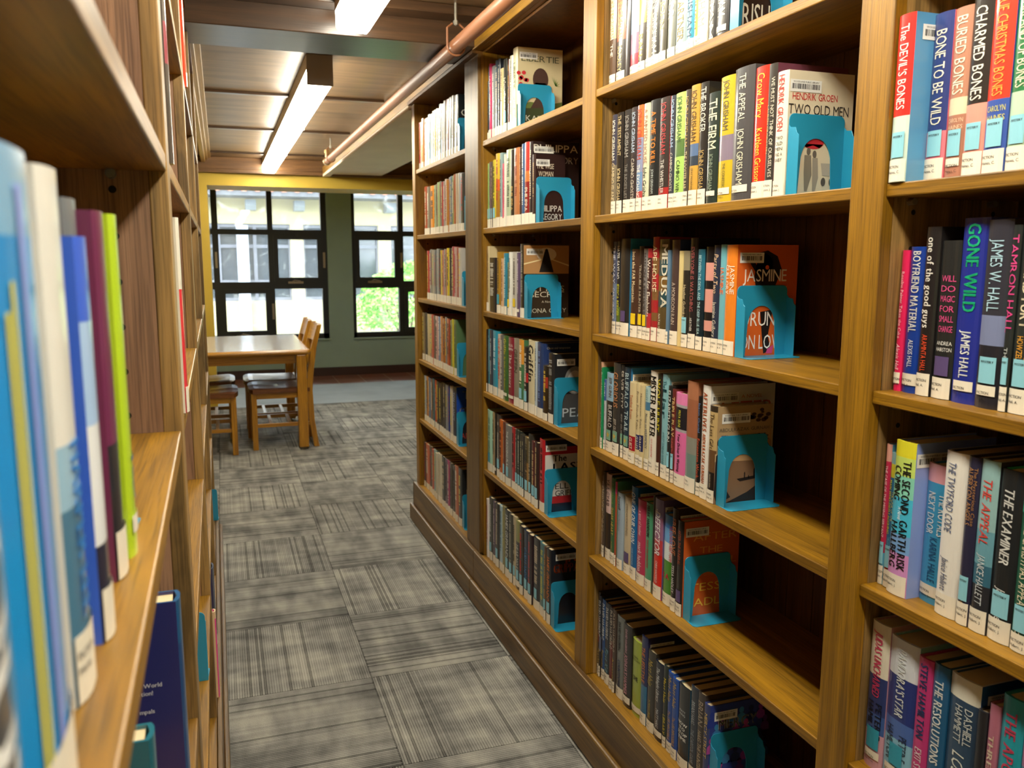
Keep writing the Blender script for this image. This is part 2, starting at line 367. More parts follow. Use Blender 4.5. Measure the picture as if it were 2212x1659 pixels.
# ------------------------------------------------------------------ ceiling lights and the sprinkler pipe
HOUS = flat('#a59d93', .45, .1, name='taupe_fixture')
def lensmat():
    m, nt, b = nodemat('fluorescent_diffuser')
    b.inputs['Base Color'].default_value = (.8, .78, .7, 1); b.inputs['Roughness'].default_value = .3
    b.inputs['Emission Color'].default_value = (1, .945, .78, 1); b.inputs['Emission Strength'].default_value = LAMP
    return m
LENS = lensmat()
def fixture(xc, y0, y1, label, n=3, endlit=False):
    e = empty('ceiling_light', (xc, (y0+y1)/2, CE), label, 'ceiling light', 'linear ceiling lights above the aisle')
    of = e.location; w2 = .057; zb = 2.142; zm = 2.205
    MB().box(xc-w2, xc+w2, y0, y1, zm, CE).build('housing', HOUS, e, of, .002)
    if not endlit: MB().box(xc-w2, xc+w2, y0-.004, y0+.004, zb-.002, CE).build('end_cap', HOUS, e, of, .001)
    else: MB().box(xc-w2, xc+w2, y1-.002, y1+.004, zm, CE).build('end_cap', HOUS, e, of, .001)
    L = (y1-y0)/n
    for k in range(n):
        a, c = y0+k*L+.006, y0+(k+1)*L-.006
        lm = MB(); q = int((c-a)/.014)
        # ribbed prismatic wrap: scalloped bottom and sides
        pr = []
        for i in range(q+1):
            for j in (0, 1):
                if i == q and j == 1: break
                y = a+(c-a)*(i+.5*j)/q; g = 0 if j == 0 else .0035
                pr.append((y, g))
        vs = []; fs = []
        for y, g in pr:
            vs += [(xc-w2+.001-g*.3, y, zm), (xc-w2+.003-g*.6, y, zb+.012-g), (xc-w2+.012, y, zb-g), (xc+w2-.012, y, zb-g), (xc+w2-.003+g*.6, y, zb+.012-g), (xc+w2-.001+g*.3, y, zm)]
        for i in range(len(pr)-1):
            for j in range(5): fs.append((i*6+j, i*6+j+1, i*6+6+j+1, i*6+6+j))
        fs += [tuple(range(6)), tuple(range(len(vs)-6, len(vs)))[::-1]]
        lm.add(vs, fs); lm.build('diffuser', LENS, e, of)
        if k: MB().box(xc-w2-.001, xc+w2+.001, y0+k*L-.006, y0+k*L+.006, zb-.003, zm).build('joint_strip', HOUS, e, of)
fixture(.455, 3.9, 8.0, 'long ceiling light beyond the dark crossing beam, above the table end of the aisle')
fixture(.46, -1.2, 2.98, 'ribbed ceiling light on the near side of the dark crossing beam', 3, True)
def pipe():
    PX, PZ = .82, 2.126
    cu = flat('#8c5a3a', .5, .05, .1, name='copper_painted_pipe')
    e = empty('pipe', (PX, 3.3, PZ), 'copper brown sprinkler pipe hung from the ceiling along the bookcase tops', 'pipe')
    of = e.location
    MB().tube([(PX, -1.4, PZ), (PX, 6.75, PZ)], .0245, 20).build('pipe_run', cu, e, of, smooth=True)
    MB().tube([(PX, 6.70, PZ), (PX, 6.76, PZ)], .030, 20).tube([(PX, 6.73, PZ), (PX, 6.73, PZ+.06)], .014, 12).tube([(PX, 6.73, PZ+.06), (PX, 6.73, PZ+.085)], .02, 12).build('sprinkler_head', flat('#9a7a48', .35, .7), e, of)
    for y in (2.972, 6.5):
        h = MB(); pts = []
        for t in range(13):
            an = math.pi+math.pi*t/12; pts.append((PX+.031*math.cos(an), y, PZ+.031*math.sin(an)))
        pts = [(PX-.012, y, PZ+.075), (PX-.031, y, PZ+.06)]+pts+[(PX+.031, y, PZ+.06), (PX+.012, y, PZ+.075)]
        h.tube(pts, .004, 8)
        hg = h.build('hanger', cu, e, of)
        MB().tube([(PX, y, PZ+.068), (PX, y, CE)], .005, 8).tube([(PX, y, PZ+.07), (PX, y, PZ+.085)], .010, 6).build('rod', flat('#8a8478', .4, .6), hg, of)
    for y in (1.0, 2.2, 4.9): MB().tube([(PX, y, PZ), (PX, y+.01, PZ)], .0253, 20).build('coupling', cu, e, of)
pipe()

# ------------------------------------------------------------------ bookcases
TOPZ = [1.822, 1.501, 1.188, .874, .563]
BASEZ = .205
BACK = 1.212
def planks(mb, y0, y1, z0, z1, xa=BACK, sg=1, w_=.089):
    y = y0
    while y < y1-1e-4:
        e_ = min(y+w_, y1); mb.box(xa, xa+sg*.012, y+.0012 if y > y0 else y-.01, e_-.0012 if e_ < y1 else e_+.01, z0, z1); y = e_
    mb.box(xa+sg*.012, xa+sg*.018, y0-.01, y1+.01, z0, z1)
def pins(mb, yf, z0, z1, mi, xs=(1.0, 1.16), step=.055, sgn=-1, skip=()):
    z = z0+.06
    while z < z1-.03:
        for x in xs: mb.disc((x, yf+sgn*.0004, z), 'y', .0042, 12, mi)
        z += step
def case_far():
    e = empty('bookcase', (1.08, 3.70, 0), 'oak bookcase end unit nearest the windows, standing by the seam in the plinth', 'bookcase')
    of = e.location
    ep = MB().box(.94, 1.47, 4.19, 4.25, .205, 2.14); pins(ep, 4.19, .3, 2.1, 1)
    ep.build('end_panel', [OAK['z'], DARK], e, of, .0015)
    MB().box(.94, BACK, 3.1055, 3.285, .205, 2.14).build('stile', OAKB['z'], e, of, .0015)
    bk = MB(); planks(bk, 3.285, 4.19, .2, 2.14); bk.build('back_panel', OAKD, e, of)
    for z in TOPZ: MB().box(.944, BACK, 3.2852, 4.1898, z-.020, z).build('shelf', OAK['y'], e, of, .0018)
    MB().box(.94, BACK, 3.2852, 4.1898, BASEZ-.02, BASEZ).build('shelf', OAK['y'], e, of, .0015)
    MB().box(.92, 1.47, 3.1055, 4.25, 2.14, 2.155).build('top', OAKD, e, of)
    MB().box(.92, .9398, 3.1055, 4.27, 2.150, 2.195).build('fascia', OAK['y'], e, of, .002)
    MB().box(.922, .94, 3.135, 4.268, .06, .208).box(.922, 1.47, 4.25, 4.268, .06, .208).box(.94, .952, 3.135, 4.19, .186, .2).build('plinth', OAKB['y'], e, of, .003)
    MB().box(.905, .922, 3.135, 4.285, 0, .088).box(.922, 1.47, 4.268, 4.285, 0, .088).build('kick_board', OAKB['y'], e, of, .006)
case_far()
def case_long():
    Y0 = -.06
    e = empty('bookcase', (1.08, 1.5, 0), 'long oak bookcase of tall open bays on the near side of the plinth seam', 'bookcase')
    of = e.location
    p = MB().box(.952, BACK, 3.079, 3.105, .205, 2.14); pins(p, 3.079, .3, 2.1, 1); p.build('side_panel', [OAK['z'], DARK], e, of, .001)
    for a, c in ((2.054, 2.137), (1.0215, 1.091)):
        MB().box(.94, .962, a, c, .205, 2.27).build('stile', OAK['z'], e, of, .0015)
        p = MB().box(.962, BACK, a, c, .205, 2.14); pins(p, a, .3, 2.1, 1); p.build('divider', [OAKG['z'], DARK], e, of)
    MB().box(.94, BACK, Y0, .02, .205, 2.27).build('side_panel', OAKG['z'], e, of, .0015)
    for (a, c), fx in (((2.1372, 3.0788), .95), ((1.0912, 2.0538), .942), ((.0202, 1.0213), .946)):
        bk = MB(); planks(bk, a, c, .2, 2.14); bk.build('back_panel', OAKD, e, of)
        for z in TOPZ: MB().box(fx, BACK, a, c, z-.020, z).build('shelf', OAK['y'], e, of, .0018)
        MB().box(.94, BACK, a, c, BASEZ-.02, BASEZ).build('shelf', OAK['y'], e, of, .0015)
        for z in TOPZ[:-1]:
            pm = MB()
            for x in (.99, 1.15):
                pm.tube([(x, c, z-.026), (x, c-.012, z-.026)], .005, 8); pm.tube([(x, a, z-.026), (x, a+.012, z-.026)], .005, 8)
            pm.build('shelf_pin', flat('#b8b4ac', .3, .8, name='steel_pin'), e, of)
    MB().box(.96, 1.24, Y0, 3.105, 2.14, 2.155).build('top', OAKD, e, of)
    MB().box(.92, .9398, Y0, 3.105, 2.150, 2.195).box(.9398, .96, 2.137, 3.105, 2.150, 2.27).build('fascia', OAK['y'], e, of, .002)
    MB().box(.922, .94, Y0, 3.134, .06, .208).box(.94, .952, Y0, 3.134, .186, .2).build('plinth', OAKB['y'], e, of, .003)
    MB().box(.905, .922, Y0, 3.134, 0, .088).build('kick_board', OAKB['y'], e, of, .006)
case_long()
LX, LR = -.048, .0065                   # the left bookcase: its front plane and its slight turn
LOPEN = {0: [1.515, 1.172, .78], 1: [1.83, 1.515, 1.172, .845, .54], 2: [1.83, 1.515, 1.172, .86, .54], 3: [1.83, 1.515, 1.172, .86, .54]}
LDIV = [(-.05, .02), (1.12, 1.19), (2.16, 2.23), (3.2, 3.27), (4.14, 4.2)]
def case_left():
    e = empty('bookcase', (LX, 0, 0), 'brown oak bookcase along the left edge holding the blurred close books', 'bookcase', None, LR)
    wm = {a: wood('left_oak', '#ab8466', '#7d5d48', a, .45, 24, 1.8, 1.1, .2) for a in 'xyz'}
    for i, (a, c) in enumerate(LDIV):
        MB().box(-.022, 0, a, c, .2, 2.27).build('stile', OAKG['z'], e, bevel=.002)
        p = MB().box(-.30, -.022, a, c, .2, 2.2); z = .26
        while z < 2.1:
            for x in (-.062, -.24): p.disc((x, a-.0004, z), 'y', .0045, 14, 1)
            z += .055
        p.build('divider', [wm['z'], DARK], e)
    for i in range(4):
        a, c = LDIV[i][1]+.0002, LDIV[i+1][0]-.0002
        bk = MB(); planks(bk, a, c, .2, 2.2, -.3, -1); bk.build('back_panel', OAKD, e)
        for z in LOPEN[i]: MB().box(-.29, -.001, a, c, z-.022, z).build('shelf', OAK['y'], e, bevel=.002)
        MB().box(-.29, -.001, a, c, BASEZ-.02, BASEZ).build('shelf', OAK['y'], e, bevel=.0015)
    MB().tube([(-.062, 1.12, 1.488), (-.062, 1.106, 1.488)], .006, 10).build('shelf_pin', flat('#8a8c90', .35, .7), e)
    MB().box(-.6, 0, -.05, 4.2, 2.2, 2.22).build('top', OAKD, e)
    MB().box(0, .012, -.05, 4.21, .06, .205).box(-.6, 0, 4.2, 4.215, 0, .205).build('plinth', OAKB['y'], e, bevel=.002)
    MB().box(.012, .026, -.05, 4.225, 0, .088).build('kick_board', OAKB['y'], e, bevel=.004)
case_left()

# ------------------------------------------------------------------ table and chairs
HON = {a: wood('honey_oak', '#c48c22', '#996312', a, .3, 40, 1.8, 1, .4) for a in 'xyz'}
def table():
    e = empty('table', (.115, 6.75, 0), 'square library table with a pale top and rounded honey oak edge', 'table')
    of = e.location; x0, x1, y0, y1 = -.62, .592, 6.11, 7.38
    MB().box(x0+.022, x1-.022, y0+.022, y1-.022, .703, .7365).build('tabletop', flat('#cfcac6', .14, 0, .5, name='pale_laminate'), e, of)
    ed = MB()
    def pr(n=8): return [(.022*math.cos(t), .717+.0185*math.sin(t)) for t in [-math.pi/2+math.pi*i/n for i in range(n+1)]]
    P = pr(); n = len(P)
    loop = []
    for cx, cy, a0 in ((x1-.03, y1-.03, 0), (x0+.03, y1-.03, 90), (x0+.03, y0+.03, 180), (x1-.03, y0+.03, 270)):
        for q in range(6):
            t = math.radians(a0+18*q); loop.append((cx, cy, math.cos(t), math.sin(t)))
    vs = []; fs = []
    for cx, cy, dx, dy in loop:
        vs.append((cx-.012*dx, cy-.012*dy, .6985))
        for o_, z in P: vs.append((cx+dx*(.008+o_), cy+dy*(.008+o_), z))
        vs.append((cx-.012*dx, cy-.012*dy, .7355))
    m = n+2; L = len(loop)
    for i in range(L):
        for j in range(m): fs.append((i*m+j, ((i+1) % L)*m+j, ((i+1) % L)*m+(j+1) % m, i*m+(j+1) % m))
    ed.add(vs, fs); ed.build('edge_band', HON['x'], e, of, smooth=False)
    ap = MB().box(x0+.11, x1-.11, y0+.085, y0+.105, .63, .703).box(x0+.11, x1-.11, y1-.105, y1-.085, .63, .703).box(x0+.085, x0+.105, y0+.11, y1-.11, .63, .703).box(x1-.105, x1-.085, y0+.11, y1-.11, .63, .703)
    ap.build('apron', HON['x'], e, of)
    for x in (x0+.035, x1-.105):
        for y in (y0+.012, y1-.1):
            l = MB().box(x, x+.07, y, y+.07, .018, .7); l.build('leg', HON['z'], e, of, .008)
            MB().tube([(x+.035, y+.035, 0), (x+.035, y+.035, .008)], .02, 14).tube([(x+.035, y+.035, .006), (x+.035, y+.035, .03)], .008, 8).build('glide', flat('#8a8478', .3, .8, name='steel_glide'), e, of)
table()
def make_chair():
    """library chair facing +x; origin on the floor under the middle of the seat"""
    e = empty('chair', (0, 0, 0), '', 'chair', 'oak chairs pushed in around the table')
    H, D = HON, wood('seat_oak', '#7a4a26', '#55301a', 'x', .22, 30, 1.6, 1, .6)
    # saddled seat: grid with a dished top
    s = MB(); nx, ny = 12, 12; top = []; 
    def outline(u, v):
        x = -.205+.43*u; hw = .205+.022*u
        y = (v*2-1)*hw
        if u > .8: x -= .03*(abs(v*2-1)**4)*(u-.8)/.2
        return x, y
    vs = []
    for i in range(nx+1):
        for j in range(ny+1):
            u, v = i/nx, j/ny; x, y = outline(u, v)
            d = .012*max(0, 1-((u-.42)/.42)**2)*max(0, 1-(2*v-1)**2*.95)
            d -= .004*math.exp(-((v-.5)/.12)**2)*(u > .55)
            e_ = .008 if (i in (0, nx) or j in (0, ny)) else 0
            vs.append((x, y, .455-d-e_))
    k = len(vs); vs += [(v[0], v[1], .418) for v in vs]; fs = []
    W_ = ny+1
    for i in range(nx):
        for j in range(ny):
            fs.append((i*W_+j, (i+1)*W_+j, (i+1)*W_+j+1, i*W_+j+1)); fs.append((k+i*W_+j, k+i*W_+j+1, k+(i+1)*W_+j+1, k+(i+1)*W_+j))
    for i in range(nx):
        fs.append((i*W_, k+i*W_, k+(i+1)*W_, (i+1)*W_)); fs.append((i*W_+ny, (i+1)*W_+ny, k+(i+1)*W_+ny, k+i*W_+ny))
    for j in range(ny):
        fs.append((j, j+1, k+j+1, k+j)); fs.append((nx*W_+j, k+nx*W_+j, k+nx*W_+j+1, nx*W_+j+1))
    s.add(vs, fs); s.build('seat', D, e, smooth=False)
    for sy in (-1, 1):
        yc = sy*.185
        MB().box(.17, .208, yc-.019, yc+.019, 0, .42).build('leg', H['z'], e, bevel=.004)
        # rear post: leg below, raked back above, one curved board
        ctr = [(-.245, 0), (-.215, .2), (-.205, .42), (-.215, .55), (-.245, .74), (-.29, .905)]; hw = [.019, .02, .022, .022, .02, .016]
        yy = sy*.183
        pl = [(c[0]-h, c[1]) for c, h in zip(ctr, hw)]+[(c[0]+h, c[1]) for c, h in reversed(list(zip(ctr, hw)))]
        MB().prism(pl, 'y', yy-.013, yy+.013).build('back_post', H['z'], e, bevel=.004)
        MB().box(-.205, .18, yc-.009, yc+.009, .375, .418).build('seat_rail', H['x'], e)
        MB().box(-.215, .18, yc-.010, yc+.010, .165, .192).build('stretcher', H['x'], e, bevel=.003)
    MB().box(.172, .19, -.17, .17, .375, .418).box(-.21, -.192, -.17, .17, .375, .418).build('seat_rail', H['y'], e)
    for x in (-.06, .075): MB().box(x-.012, x+.012, -.18, .18, .172, .19).build('stretcher', H['y'], e, bevel=.003)
    # crest rail curved between the posts
    c = MB(); vs = []; fs = []; n = 10
    for i in range(n+1):
        v = -1+2*i/n; y = v*.172; bow = -.022*(1-v*v)
        up = .012*(1-v*v)
        for (x, z) in ((-.238, .775), (-.258, .778), (-.302, .885+up), (-.276, .893+up)): vs.append((x+bow+.004, y, z))
    for i in range(n):
        for j in range(4): fs.append((i*4+j, i*4+(j+1) % 4, i*4+4+(j+1) % 4, i*4+4+j))
    fs += [(3, 2, 1, 0), (n*4, n*4+1, n*4+2, n*4+3)]
    c.add(vs, fs); c.build('crest_rail', H['y'], e, bevel=.004)
    MB().box(-.232, -.214, -.172, .172, .53, .575).build('lower_rail', H['y'], e, bevel=.003)
    for y in (-.10, -.035, .035, .10):
        bow = -.02*(1-(y/.172)**2)
        MB().hexa([(-.23, y-.014, .57), (-.218, y-.014, .57), (-.218, y+.014, .57), (-.23, y+.014, .57)], [(-.262+bow, y-.014, .785), (-.25+bow, y-.014, .785), (-.25+bow, y+.014, .785), (-.262+bow, y+.014, .785)]).build('slat', H['z'], e, bevel=.002)
    return e
chair = make_chair()
for i, (x, y, rz, lab) in enumerate((
        (.375, 6.405, math.pi, 'honey oak chair at the table corner leg nearest the aisle, slatted back facing the bookcase'),
        (.355, 6.86, math.pi, 'honey oak chair partly hidden behind the corner chair, farther along the same table side'),
        (-.145, 6.30, 0, 'oak chair whose seat shows under the near end of the table beside the left bookcase'),
        (-.155, 6.89, 0, 'oak chair seat under the table close to the windows, behind the near left seat'))):
    o = chair if i == 0 else copy_tree(chair)
    o.location = (x, y, 0); o.rotation_euler = (0, 0, rz); o['label'] = lab

# ------------------------------------------------------------------ the books, shelf by shelf, from the window end: thickness mm, height mm, spine colour, details
SHELVES = {
 'm0': (1.822, 0.972, 2.0460, [
  (36.9,238,'#d8b890',{'b':[(0.5,'#cfa06e'),(1,'#5a4434')],'t':[('JOHN GRISHAM','#f4ead8',0.08,0.5,0.5),('THE','#f4ead8',0.55,0.68,0.4)]}),
  (49.1,238,'#b65a3a',{'b':[(0.55,'#b65a3a'),(1,'#2b2420')],'t':[('JOHN GRISHAM','#d8a060',0.06,0.52,0.5),('SOOLEY','#cdb87e',0.6,0.86,0.6)]}),
  (24.9,238,'#2a2220',{'t':[],'l':''}),
  (45.3,238,'#8fa6bd',{'b':[(0.55,'#93a8c0'),(0.75,'#8a6a86'),(1,'#b5364a')],'t':[('JOHN GRISHAM','#c8dcea',0.05,0.5,0.5)]}),
  (37.5,238,'#c9a83c',{'b':[(0.5,'#d0b040'),(1,'#3a3020')],'t':[('THE','#2a2418',0.05,0.2,0.5),('BALL','#d8b848',0.6,0.84,0.5)]}),
  (31.0,238,'#8a8378',{'t':[('JOHN GRISHAM','#ded6c4',0.06,0.6,0.5)]}),
  (38.3,238,'#2c2924',{'t':[('JOHN GRISHAM','#eadfb8',0.2,0.84,0.6)]}),
  (33.9,238,'#cfc7ae',{'b':[(0.3,'#d8cfb4'),(1,'#4a4636')],'t':[('JOHN','#e8d87c',0.4,0.66,0.5)]}),
  (36.3,238,'#6f736a',{'t':[('A TIME FOR','#e8e6dc',0.05,0.6,0.7)]}),
  (47.9,238,'#c4bd98',{'b':[(0.5,'#cfc9ac'),(1,'#8fa0a6')],'t':[('THE PARTNER','#8a7a3c',0.25,0.84,0.55)]}),
  (30.7,238,'#2f8fae',{'t':[('JOHN GRISHAM','#12405a',0.1,0.84,0.6)]}),
  (13.4,238,'#d8c65a',{'t':[('JOHN GRISHAM','#7a6a24',0.1,0.8,0.5)]}),
  (41.1,238,'#dad5c0',{'t':[('JOHN GRISHAM','#9a978c',0.15,0.8,0.6)]}),
  (32.0,238,'#262422',{'t':[('GRISHAM','#cfc8b4',0.2,0.95,0.5)],'l':''}),
  (45.0,238,'#2e2b2c',{'t':[('JOHN','#d8d4c4',0.1,0.4,0.6),('GRISHAM','#d8d4c4',0.45,0.8,0.6)],'l':'R','f':'#2a1c16','ft':[('GRISHAM','#e0d8c4',0.06,0.95,0.2,0.8,'')]}),
 ]),
 'm1': (1.501, 0.972, 2.0195, [
  (27.8,252,'#3d3d4c',{'b':[(0.5,'#3d3d4c'),(1,'#7d725f')],'t':[('JOHN GRISHAM','#e8e2d0',0.05,0.45,0.6),('CAMINO ISLAND','#d8c49a',0.48,0.87,0.6)]}),
  (33.2,253,'#23201e',{'t':[('THE TESTAMENT','#cdb98a',0.03,0.42,0.6),('JOHN GRISHAM','#cdb98a',0.54,0.9,0.6)]}),
  (41.1,254,'#2e2c2c',{'t':[('JOHN GRISHAM','#9d9a94',0.05,0.45,0.6),("THE JUDGE'S LIST",'#8d8a84',0.52,0.85,0.45)]}),
  (30.4,254,'#3b3436',{'t':[('JOHN GRISHAM','#b4c6d8',0.04,0.42,0.6),('CAMINO GHOSTS','#c8c0b0',0.48,0.86,0.6)]}),
  (31.7,254,'#d3703c',{'b':[(0.3,'#d3703c'),(0.62,'#8a90ae'),(0.8,'#6f8fb8'),(1,'#b84a4a')],'t':[('JOHN GRISHAM','#b8432f',0.03,0.5,0.7),('THE EXCHANGE','#e8e4d8',0.55,0.88,0.5)]}),
  (32.8,253,'#c9cdb0',{'t':[('A PAINTED HOUSE','#b0806a',0.05,0.55,0.5),('John Grisham','#3a3a34',0.58,0.9,0.5)]}),
  (50.6,254,'#1f2324',{'t':[('A TIME TO KILL','#e08a2c',0.1,0.58,0.75,0,'b'),('JOHN GRISHAM','#b8c0bc',0.62,0.84,0.5)]}),
  (45.8,251,'#3a322f',{'b':[(0.8,'#3a322f'),(1,'#a82e2c')],'t':[('JOHN GRISHAM','#b8383a',0.04,0.5,0.7),('THE WHISTLER','#d8d4cc',0.55,0.85,0.45)]}),
  (23.7,249,'#3a3f4a',{'t':[('JOHN GRISHAM','#9db4d0',0.03,0.45,0.6),('CAMINO GHOSTS','#c8c0b0',0.5,0.84,0.5)]}),
  (45.7,249,'#a9cf6a',{'b':[(0.4,'#b0d470'),(0.55,'#5a7a44'),(1,'#a9cf6a')],'t':[('JOHN GRISHAM','#3c5a2c',0.03,0.42,0.6),('CAMINO WINDS','#3c5a2c',0.58,0.92,0.6)]}),
  (19.8,249,'#4b4540',{'t':[('JOHN GRISHAM','#b89a5c',0.05,0.48,0.6),('THE ROOSTER BAR','#c8b890',0.52,0.84,0.6)]}),
  (35.8,254,'#c79a44',{'b':[(0.48,'#c79a44'),(0.58,'#5a7298'),(0.66,'#34404e'),(1,'#c79a44')],'t':[('JOHN GRISHAM','#5a4420',0.04,0.46,0.6),('GRAY MOUNTAIN','#4a3a1c',0.68,0.86,0.6)]}),
  (33.0,253,'#2a2826',{'t':[('THE BROKER','#e0d8c4',0.04,0.4,0.7),('JOHN GRISHAM','#b89a5c',0.54,0.9,0.7)]}),
  (42.4,226,'#26342f',{'t':[('THE FIRM','#e0d8b8',0.06,0.5,0.75),('JOHN GRISHAM','#8a9a86',0.54,0.88,0.5)],'l':'R'}),
  (53.3,249,'#c9ad2c',{'b':[(0.46,'#c9ad2c'),(0.66,'#86788a'),(1,'#c9ad2c')],'t':[('JOHN GRISHAM','#5c5438',0.03,0.42,0.5),('THE CONFESSION','#5c5438',0.68,0.9,0.5)],'l':'R'}),
  (65.8,254,'#4b4a4c',{'t':[('THE APPEAL','#dcd6bc',0.05,0.4,0.42),('JOHN GRISHAM','#dcd6bc',0.45,0.87,0.42)],'l':'R'}),
  (44.7,244,'#e0301e',{'t':[('Crow Mary','#e8d03c',0.05,0.38,0.5),('Kathleen Grissom','#e8d03c',0.46,0.87,0.42)]}),
  (26.5,241,'#3b3834',{'t':[('WE MUST NOT THINK OF OURSELVES','#dcd4c0',0.1,0.84,0.32,-0.2),('LAUREN GRODSTEIN','#c8a868',0.3,0.66,0.26,0.25)],'f':'#6a3a4a'}),
  (33.5,222,'#e8e0cc',{'t':[('HENDRIK GROEN','#c83a3a',0.03,0.47,0.5),('TWO|OLD|MEN|AND A|BABY','#3a3430',0.5,0.72,0.6,0,'h')],'f':'#e4d8bc','ft':[('HENDRIK GROEN','#c83a3a',0.08,0.75,0.055,0.2,''),('TWO OLD MEN','#2c2826',0.03,0.93,0.08,0.3,'')],'bar':(0.04,0.5),'fig':'couple'}),
 ]),
 'm2': (1.188, 0.995, 2.0500, [
  (23.3,246,'#55607a',{'b':[(0.45,'#4a5068'),(1,'#6a7a98')],'t':[('THE WAY','#c8ccd8',0.05,0.45,0.6),('CARY GRONER','#d8dce4',0.5,0.84,0.45)]}),
  (23.3,246,'#23262a',{'b':[(0.7,'#23262a'),(1,'#5a7030')],'t':[('HAZEL SAYS NO','#e4e4dc',0.05,0.4,0.6),('JESSICA BERGER','#c8c83c',0.45,0.8,0.6)]}),
  (56.1,252,'#2b2a28',{'t':[('THE NIGHT AND ITS MOON','#5a5648',0.08,0.26,0.5)],'f':'#2f86b8','s':'F'}),
  (42.6,225,'#4a3226',{'t':[('Into the FAR Mountains','#ecd8b0',0.03,0.6,0.6,0,'b')],'s':'Y'}),
  (25.4,232,'#352a24',{'t':[('TROUBLE HUNTER','#b8a890',0.2,0.72,0.45)],'s':'Y'}),
  (23.7,226,'#7c7876',{'t':[('MAN ON A RED HORSE','#3a3436',0.05,0.74,0.5)],'s':'Y'}),
  (22.6,226,'#4a2a26',{'b':[(0.1,'#b03038'),(0.7,'#4a2a26'),(1,'#b03038')],'t':[('Water for Elephants','#ece4d4',0.12,0.74,0.7)]}),
  (30.9,253,'#8a2a2a',{'b':[(0.2,'#a82c30'),(0.35,'#7d5a36'),(0.5,'#a82c30'),(0.6,'#7d5a36'),(0.72,'#a82c30'),(0.8,'#7d5a36'),(1,'#a82c30')],'t':[('APE HOUSE','#e8d8b0',0.08,0.52,0.7)]}),
  (47.6,247,'#4f4a38',{'b':[(0.2,'#5a5238'),(0.35,'#2c4a50'),(0.5,'#7a5a2c'),(0.65,'#2c4a50'),(1,'#5a4a2c')],'t':[('MEDUSA','#ece4d0',0.05,0.66,0.5,-0.2,'b'),('NATALY','#e4dcc8',0.72,0.86,0.35,0.2)]}),
  (12.0,221,'#5f7f9a',{'t':[]}),
  (37.4,244,'#4a3a38',{'t':[('A MONSOON RAIN','#c8b8a8',0.4,0.8,0.45)],'f':'#3a4a80'}),
  (18.6,219,'#d8c48a',{'t':[],'l':''}),
  (28.5,219,'#2d2a24',{'b':[(0.2,'#8a8068'),(1,'#2d2a24')],'t':[('Heather Gudenkauf','#d8c8a0',0.35,0.72,0.4)],'s':'M'}),
  (32.7,247,'#1f1e20',{'t':[('EVERYONE IS WATCHING','#a85858',0.08,0.66,0.45),('HEATHER','#d8d4cc',0.72,0.84,0.35)]}),
  (29.3,222,'#1e4a58',{'b':[(0.5,'#2a6a80'),(1,'#14262e')],'t':[('BETWEEN THE DEVIL AND THE DEEP BLUE SEA','#b8dce0',0.06,0.84,0.36)]}),
  (33.1,227,'#1c1a1c',{'b':[(0.15,'#1c1a1c'),(0.32,'#d8988c'),(0.4,'#1c1a1c'),(0.62,'#d8988c'),(0.7,'#1c1a1c'),(0.8,'#d8988c'),(1,'#1c1a1c')],'t':[]}),
  (27.5,230,'#2c3448',{'t':[('Party of Two','#e8c49c',0.08,0.44,0.6,0,'i'),('Jasmine Guillory','#d8d4c4',0.52,0.85,0.5)]}),
  (22.3,231,'#6fb2bf',{'t':[('JASMINE','#e8784a',0.2,0.45,0.6)]}),
  (39.8,230,'#e8842a',{'t':[('JASMINE','#fbe6d0',0.18,0.44,0.35,-0.2),('GUILLORY','#fbe6d0',0.18,0.44,0.35,0.25)],'f':'#e0682a','ft':[('JASMINE','#f4ece4',0.12,0.82,0.11,0.27,''),('GUILLORY','#f0b080',0.12,0.84,0.11,0.42,''),('DRUNK','#f8f4f0',0.12,0.8,0.13,0.66,''),('ON LOVE','#f8f4f0',0.12,0.8,0.13,0.87,'')],'bar':(0.06,0.44),'fig':'dancer'}),
 ]),
 'm3': (0.874, 0.965, 2.0500, [
  (12.0,237,'#d9a98c',{'t':[('GUILLORY','#4a3430',0.04,0.24,0.55),('BY THE BOOK','#2c2422',0.4,0.77,0.55,0,'b')]}),
  (12.0,224,'#1d8a58',{'t':[('Royal Holiday','#b8e0c4',0.05,0.42,0.6,0,'i'),('Jasmine Guillory','#b8e0c4',0.46,0.8,0.4)],'f':'#1f8a5a'}),
  (12.0,193,'#3c4a86',{'b':[(0.3,'#3c5a98'),(1,'#b8bcc0')],'t':[('GUILLORY','#e4e8ec',0.04,0.24,0.6),('While We Were Dating','#3a4460',0.35,0.82,0.5,0,'i')]}),
  (46.0,214,'#2d2f33',{'b':[(0.35,'#8fb4cc'),(1,'#26282a')],'t':[('JEFF GUINN','#6a5a4a',0.05,0.3,0.35,-0.15),('BUFFALO','#dcd8d0',0.4,0.68,0.4,-0.15)],'s':'S','f':'#2c3036'}),
  (40.9,246,'#3a3836',{'t':[('GLORIOUS','#c88a5c',0.1,0.48,0.8,0,'b'),('JEFF GUINN','#c8beb0',0.6,0.8,0.5)],'s':'S'}),
  (17.1,244,'#2f2f30',{'t':[('SILVER CITY','#c8beb0',0.06,0.46,0.8,0,'b'),('JEFF GUINN','#9a9288',0.52,0.8,0.5)],'s':'S'}),
  (34.6,241,'#263a4a',{'t':[('BUFFALO TRAIL','#b8ccd0',0.06,0.7,0.6)],'s':'S','f':'#3a86c0','bar':(0.05,0.5)}),
  (35.2,208,'#d9c79a',{'b':[(0.66,'#d9c79a'),(0.84,'#a8202c'),(1,'#d9c79a')],'t':[('Tending Roses','#b8603c',0.15,0.45,0.45),('GUIST','#e8dcc4',0.68,0.82,0.5)]}),
